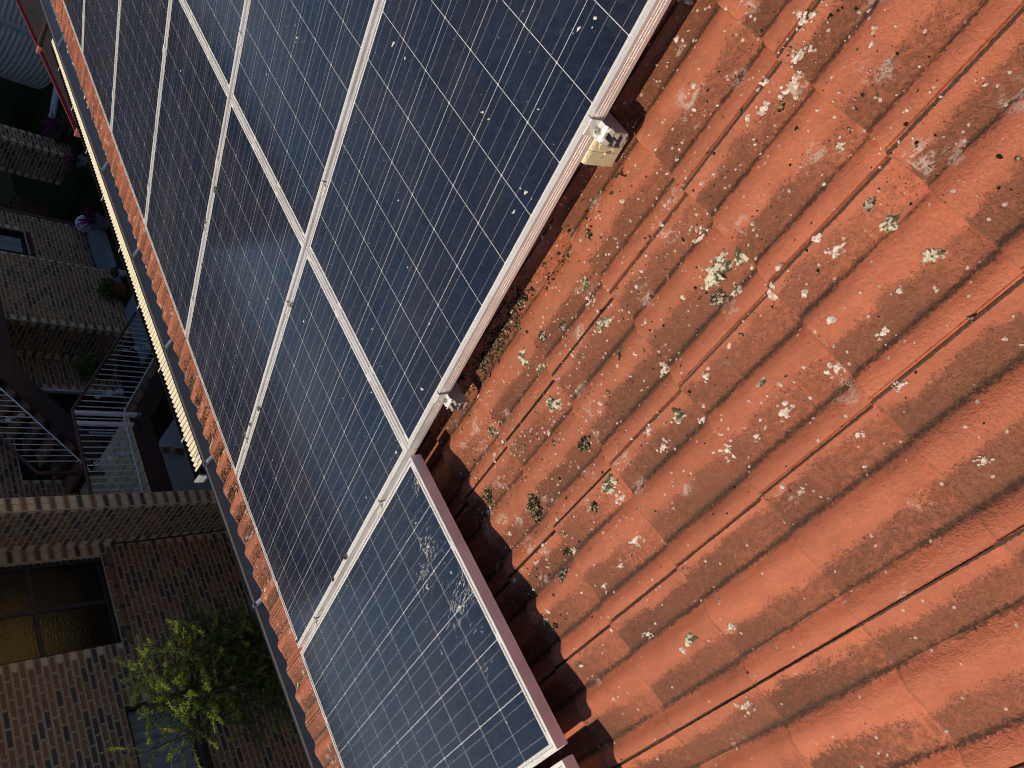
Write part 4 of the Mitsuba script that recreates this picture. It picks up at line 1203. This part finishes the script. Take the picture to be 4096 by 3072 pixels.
def bush(c, n, R, leaf, q):
    mb = MB()
    for i in range(n):
        d = q.normal(size=3); d /= np.linalg.norm(d); d[2] = abs(d[2]) * .9
        p = np.array(c) + d * R * q.uniform(.45, 1.05) * np.array([1, 1, 1.0])
        a = q.normal(size=3); a /= np.linalg.norm(a); b = np.cross(a, q.normal(size=3)); b /= np.linalg.norm(b)
        l, w = leaf * q.uniform(.6, 1.2), leaf * .32
        mb.add([p - a * l / 2, p + b * w, p + a * l / 2, p - b * w], [[0, 1, 2, 3]])
    return mb


def potted(label, c, r, h, potmat, kind, seed, potname='pot'):
    q = np.random.default_rng(seed)
    k = thing('potted_plant', label, 'potted plant')
    put(k, 'pot', shape(MB().lathe([(0, .0), (r * .75, 0), (r, h), (r * 1.06, h), (r * 1.06, h * .94), (r * .98, h * .94), (r * .9, h * .9), (0, h * .9)], 22, tr(*c)), potmat, smooth=40))
    if kind == 'pink': lf = blades((c[0], c[1], c[2] + h * .9), 46, .62, .018, 1.0, q, .55); mat = 'pink_mat'
    elif kind == 'grass': lf = blades((c[0], c[1], c[2] + h * .9), 90, .8, .010, .8, q, .55); mat = 'deep_leaf_mat'
    else: lf = bush((c[0], c[1], c[2] + h * 1.0), 260, r * 1.25, .09, q); mat = 'leaf_mat'
    put(k, 'leaves', shape(lf, mat))


potted('leafy green potted plant beside the brick wall, left of the pale slab', (11.75, 9.78, 0), .2, .28, 'terracotta_mat', 'bush', 1)
potted('small white pot with a tiny plant at the path edge', (12.05, 9.55, 0), .09, .17, 'pipe_mat', 'bush', 2)
potted('pink leaved plant in a grey trough at the end of the path', (13.75, 9.6, 0), .2, .26, 'gutter_mat', 'pink', 3)
potted('pink leaved plant in a white bowl by the brick pier', (16.05, 9.62, 0), .17, .14, 'pipe_mat', 'pink', 4)
potted('pink leaved plant in a dark pot under the white pipe', (17.3, 9.65, 0), .34, .4, 'maroon_dark_mat', 'pink', 5)
potted('potted fern on the ledge behind the stair handrail', (9.75, 10.2, .55), .26, .36, 'maroon_dark_mat', 'bush', 6)
potted('large terracotta pot half hidden behind the brick pier', (16.7, 12.2, 0), .5, .75, 'terracotta_mat', 'bush', 7)
potted('second terracotta pot at the left edge behind the dark shrubs', (15.9, 13.0, 0), .5, .7, 'terracotta_mat', 'grass', 8)
for q, (x, y, L, n) in enumerate(((15.2, 9.7, .95, 150), (14.6, 9.0, .8, 120), (20.3, 11.6, 1.1, 170), (14.9, 11.3, .8, 130), (13.9, 8.9, .7, 110))):
    k = thing('strappy_plant', ['strappy dark green plant in the middle of the garden bed', 'strappy plant drooping near the patio gutter', 'tall grassy clump beside the water tank and lawn', 'dark grassy plant in front of the far wing corner', 'low strappy plant beside the end of the path'][q], 'plant')
    put(k, None, shape(blades((x, y, 0), n, L, .012, .95, np.random.default_rng(30 + q), .6), 'deep_leaf_mat'))
for q, (x, y, R) in enumerate(((15.0, 10.5, .5), (14.2, 9.5, .42), (16.4, 9.2, .4))):
    k = thing('garden_shrub', ['low dark shrub against the far wing wall', 'dark rounded shrub over the end of the path', 'small dark shrub near the lean-to edge'][q], 'shrub')
    put(k, None, shape(bush((x, y, .1), 900, R, .07, np.random.default_rng(60 + q)), 'deep_leaf_mat'))
k = thing('garden_rock', 'pale rounded rock on the edging beside the far wing', 'rock')
ic = trimesh.creation.icosphere(3, .2); ic.vertices *= 1 + .35 * (meshkit.fbm(ic.vertices * 6, 3)[:, None] - .5); ic.vertices += (14.45, 10.25, .12)
put(k, None, shape(ic, 'concrete_mat', smooth=True))

# the big fine-leaved shrub in front of the brick wall
q = np.random.default_rng(99)
sk = thing('bottlebrush_shrub', 'tall fine leaved green shrub with sunlit yellow tips against the brick wall', 'shrub')
wood, leaf, tips = MB(), MB(), MB()
base = np.array([2.02, 7.35, 0.0])
stems = []
for i in range(20):
    a = q.uniform(0, 6.283); tgt = base + np.array([math.cos(a) * q.uniform(.25, .95), math.sin(a) * q.uniform(.1, .45), q.uniform(1.3, 3.0)])
    mid = base + (tgt - base) * .5 + q.normal(0, .08, 3)
    P = np.array([base + q.normal(0, .04, 3) * [1, 1, 0], mid, tgt])
    tt = np.linspace(0, 1, 7)[:, None]
    P = (1 - tt) ** 2 * P[0] + 2 * tt * (1 - tt) * P[1] + tt ** 2 * P[2]
    wood.tube(P, np.linspace(.022, .007, 7), 6)
    stems.append(P)
SHR_SP = []
for P in stems:
    for j in range(60):
        t = q.uniform(.15, 1.0); i = min(int(t * 6), 5); o = P[i] + (P[i + 1] - P[i]) * (t * 6 - i)
        d = q.normal(size=3) * [1.0, .7, .8]; d[2] = d[2] * .7 + .25; d /= np.linalg.norm(d)
        L = q.uniform(.22, .58) * (1.15 - .3 * t)
        SHR_SP.append((o, d, L))
for s_i, (o, d, L) in enumerate(SHR_SP):
    e = o + d * L + np.array([0, 0, -.05 * L])
    if e[1] > 8.9 or e[0] > 3.3: continue
    wood.tube(np.array([o, (o + e) / 2 + q.normal(0, .01, 3), e]), [.0045, .003, .0015], 4, caps=False)
    bright = q.random() < .10 or (e[2] > 2.1 and q.random() < .42)  # high sprays get the lighter leaf colour more often, painting sun there
    nl = int(60 + 120 * L)
    ax = d
    for w in range(nl):
        t = q.uniform(.25, 1.0); p = o + (e - o) * t
        dl = ax * .75 + q.normal(0, .55, 3); dl /= np.linalg.norm(dl)
        sd = np.cross(dl, q.normal(size=3)); sd /= np.linalg.norm(sd)
        l, wd = q.uniform(.030, .060), .0034
        mb = tips if (bright and t > .55) else leaf
        if mb is tips: wd = .0042
        mb.v.append(np.array([p, p + dl * l * .5 + sd * wd, p + dl * l, p + dl * l * .5 - sd * wd])); mb.f.append(np.array([[0, 1, 2], [0, 2, 3]]) + mb.n); mb.n += 4
put(sk, 'branches', shape(wood, 'bark_mat', smooth=50))
put(sk, 'leaves', shape(leaf, 'leaf_mat'))
put(sk, 'young_leaves', shape(tips, 'tip_mat'), label='yellow-green young leaf tips, coloured lighter as if in sun')
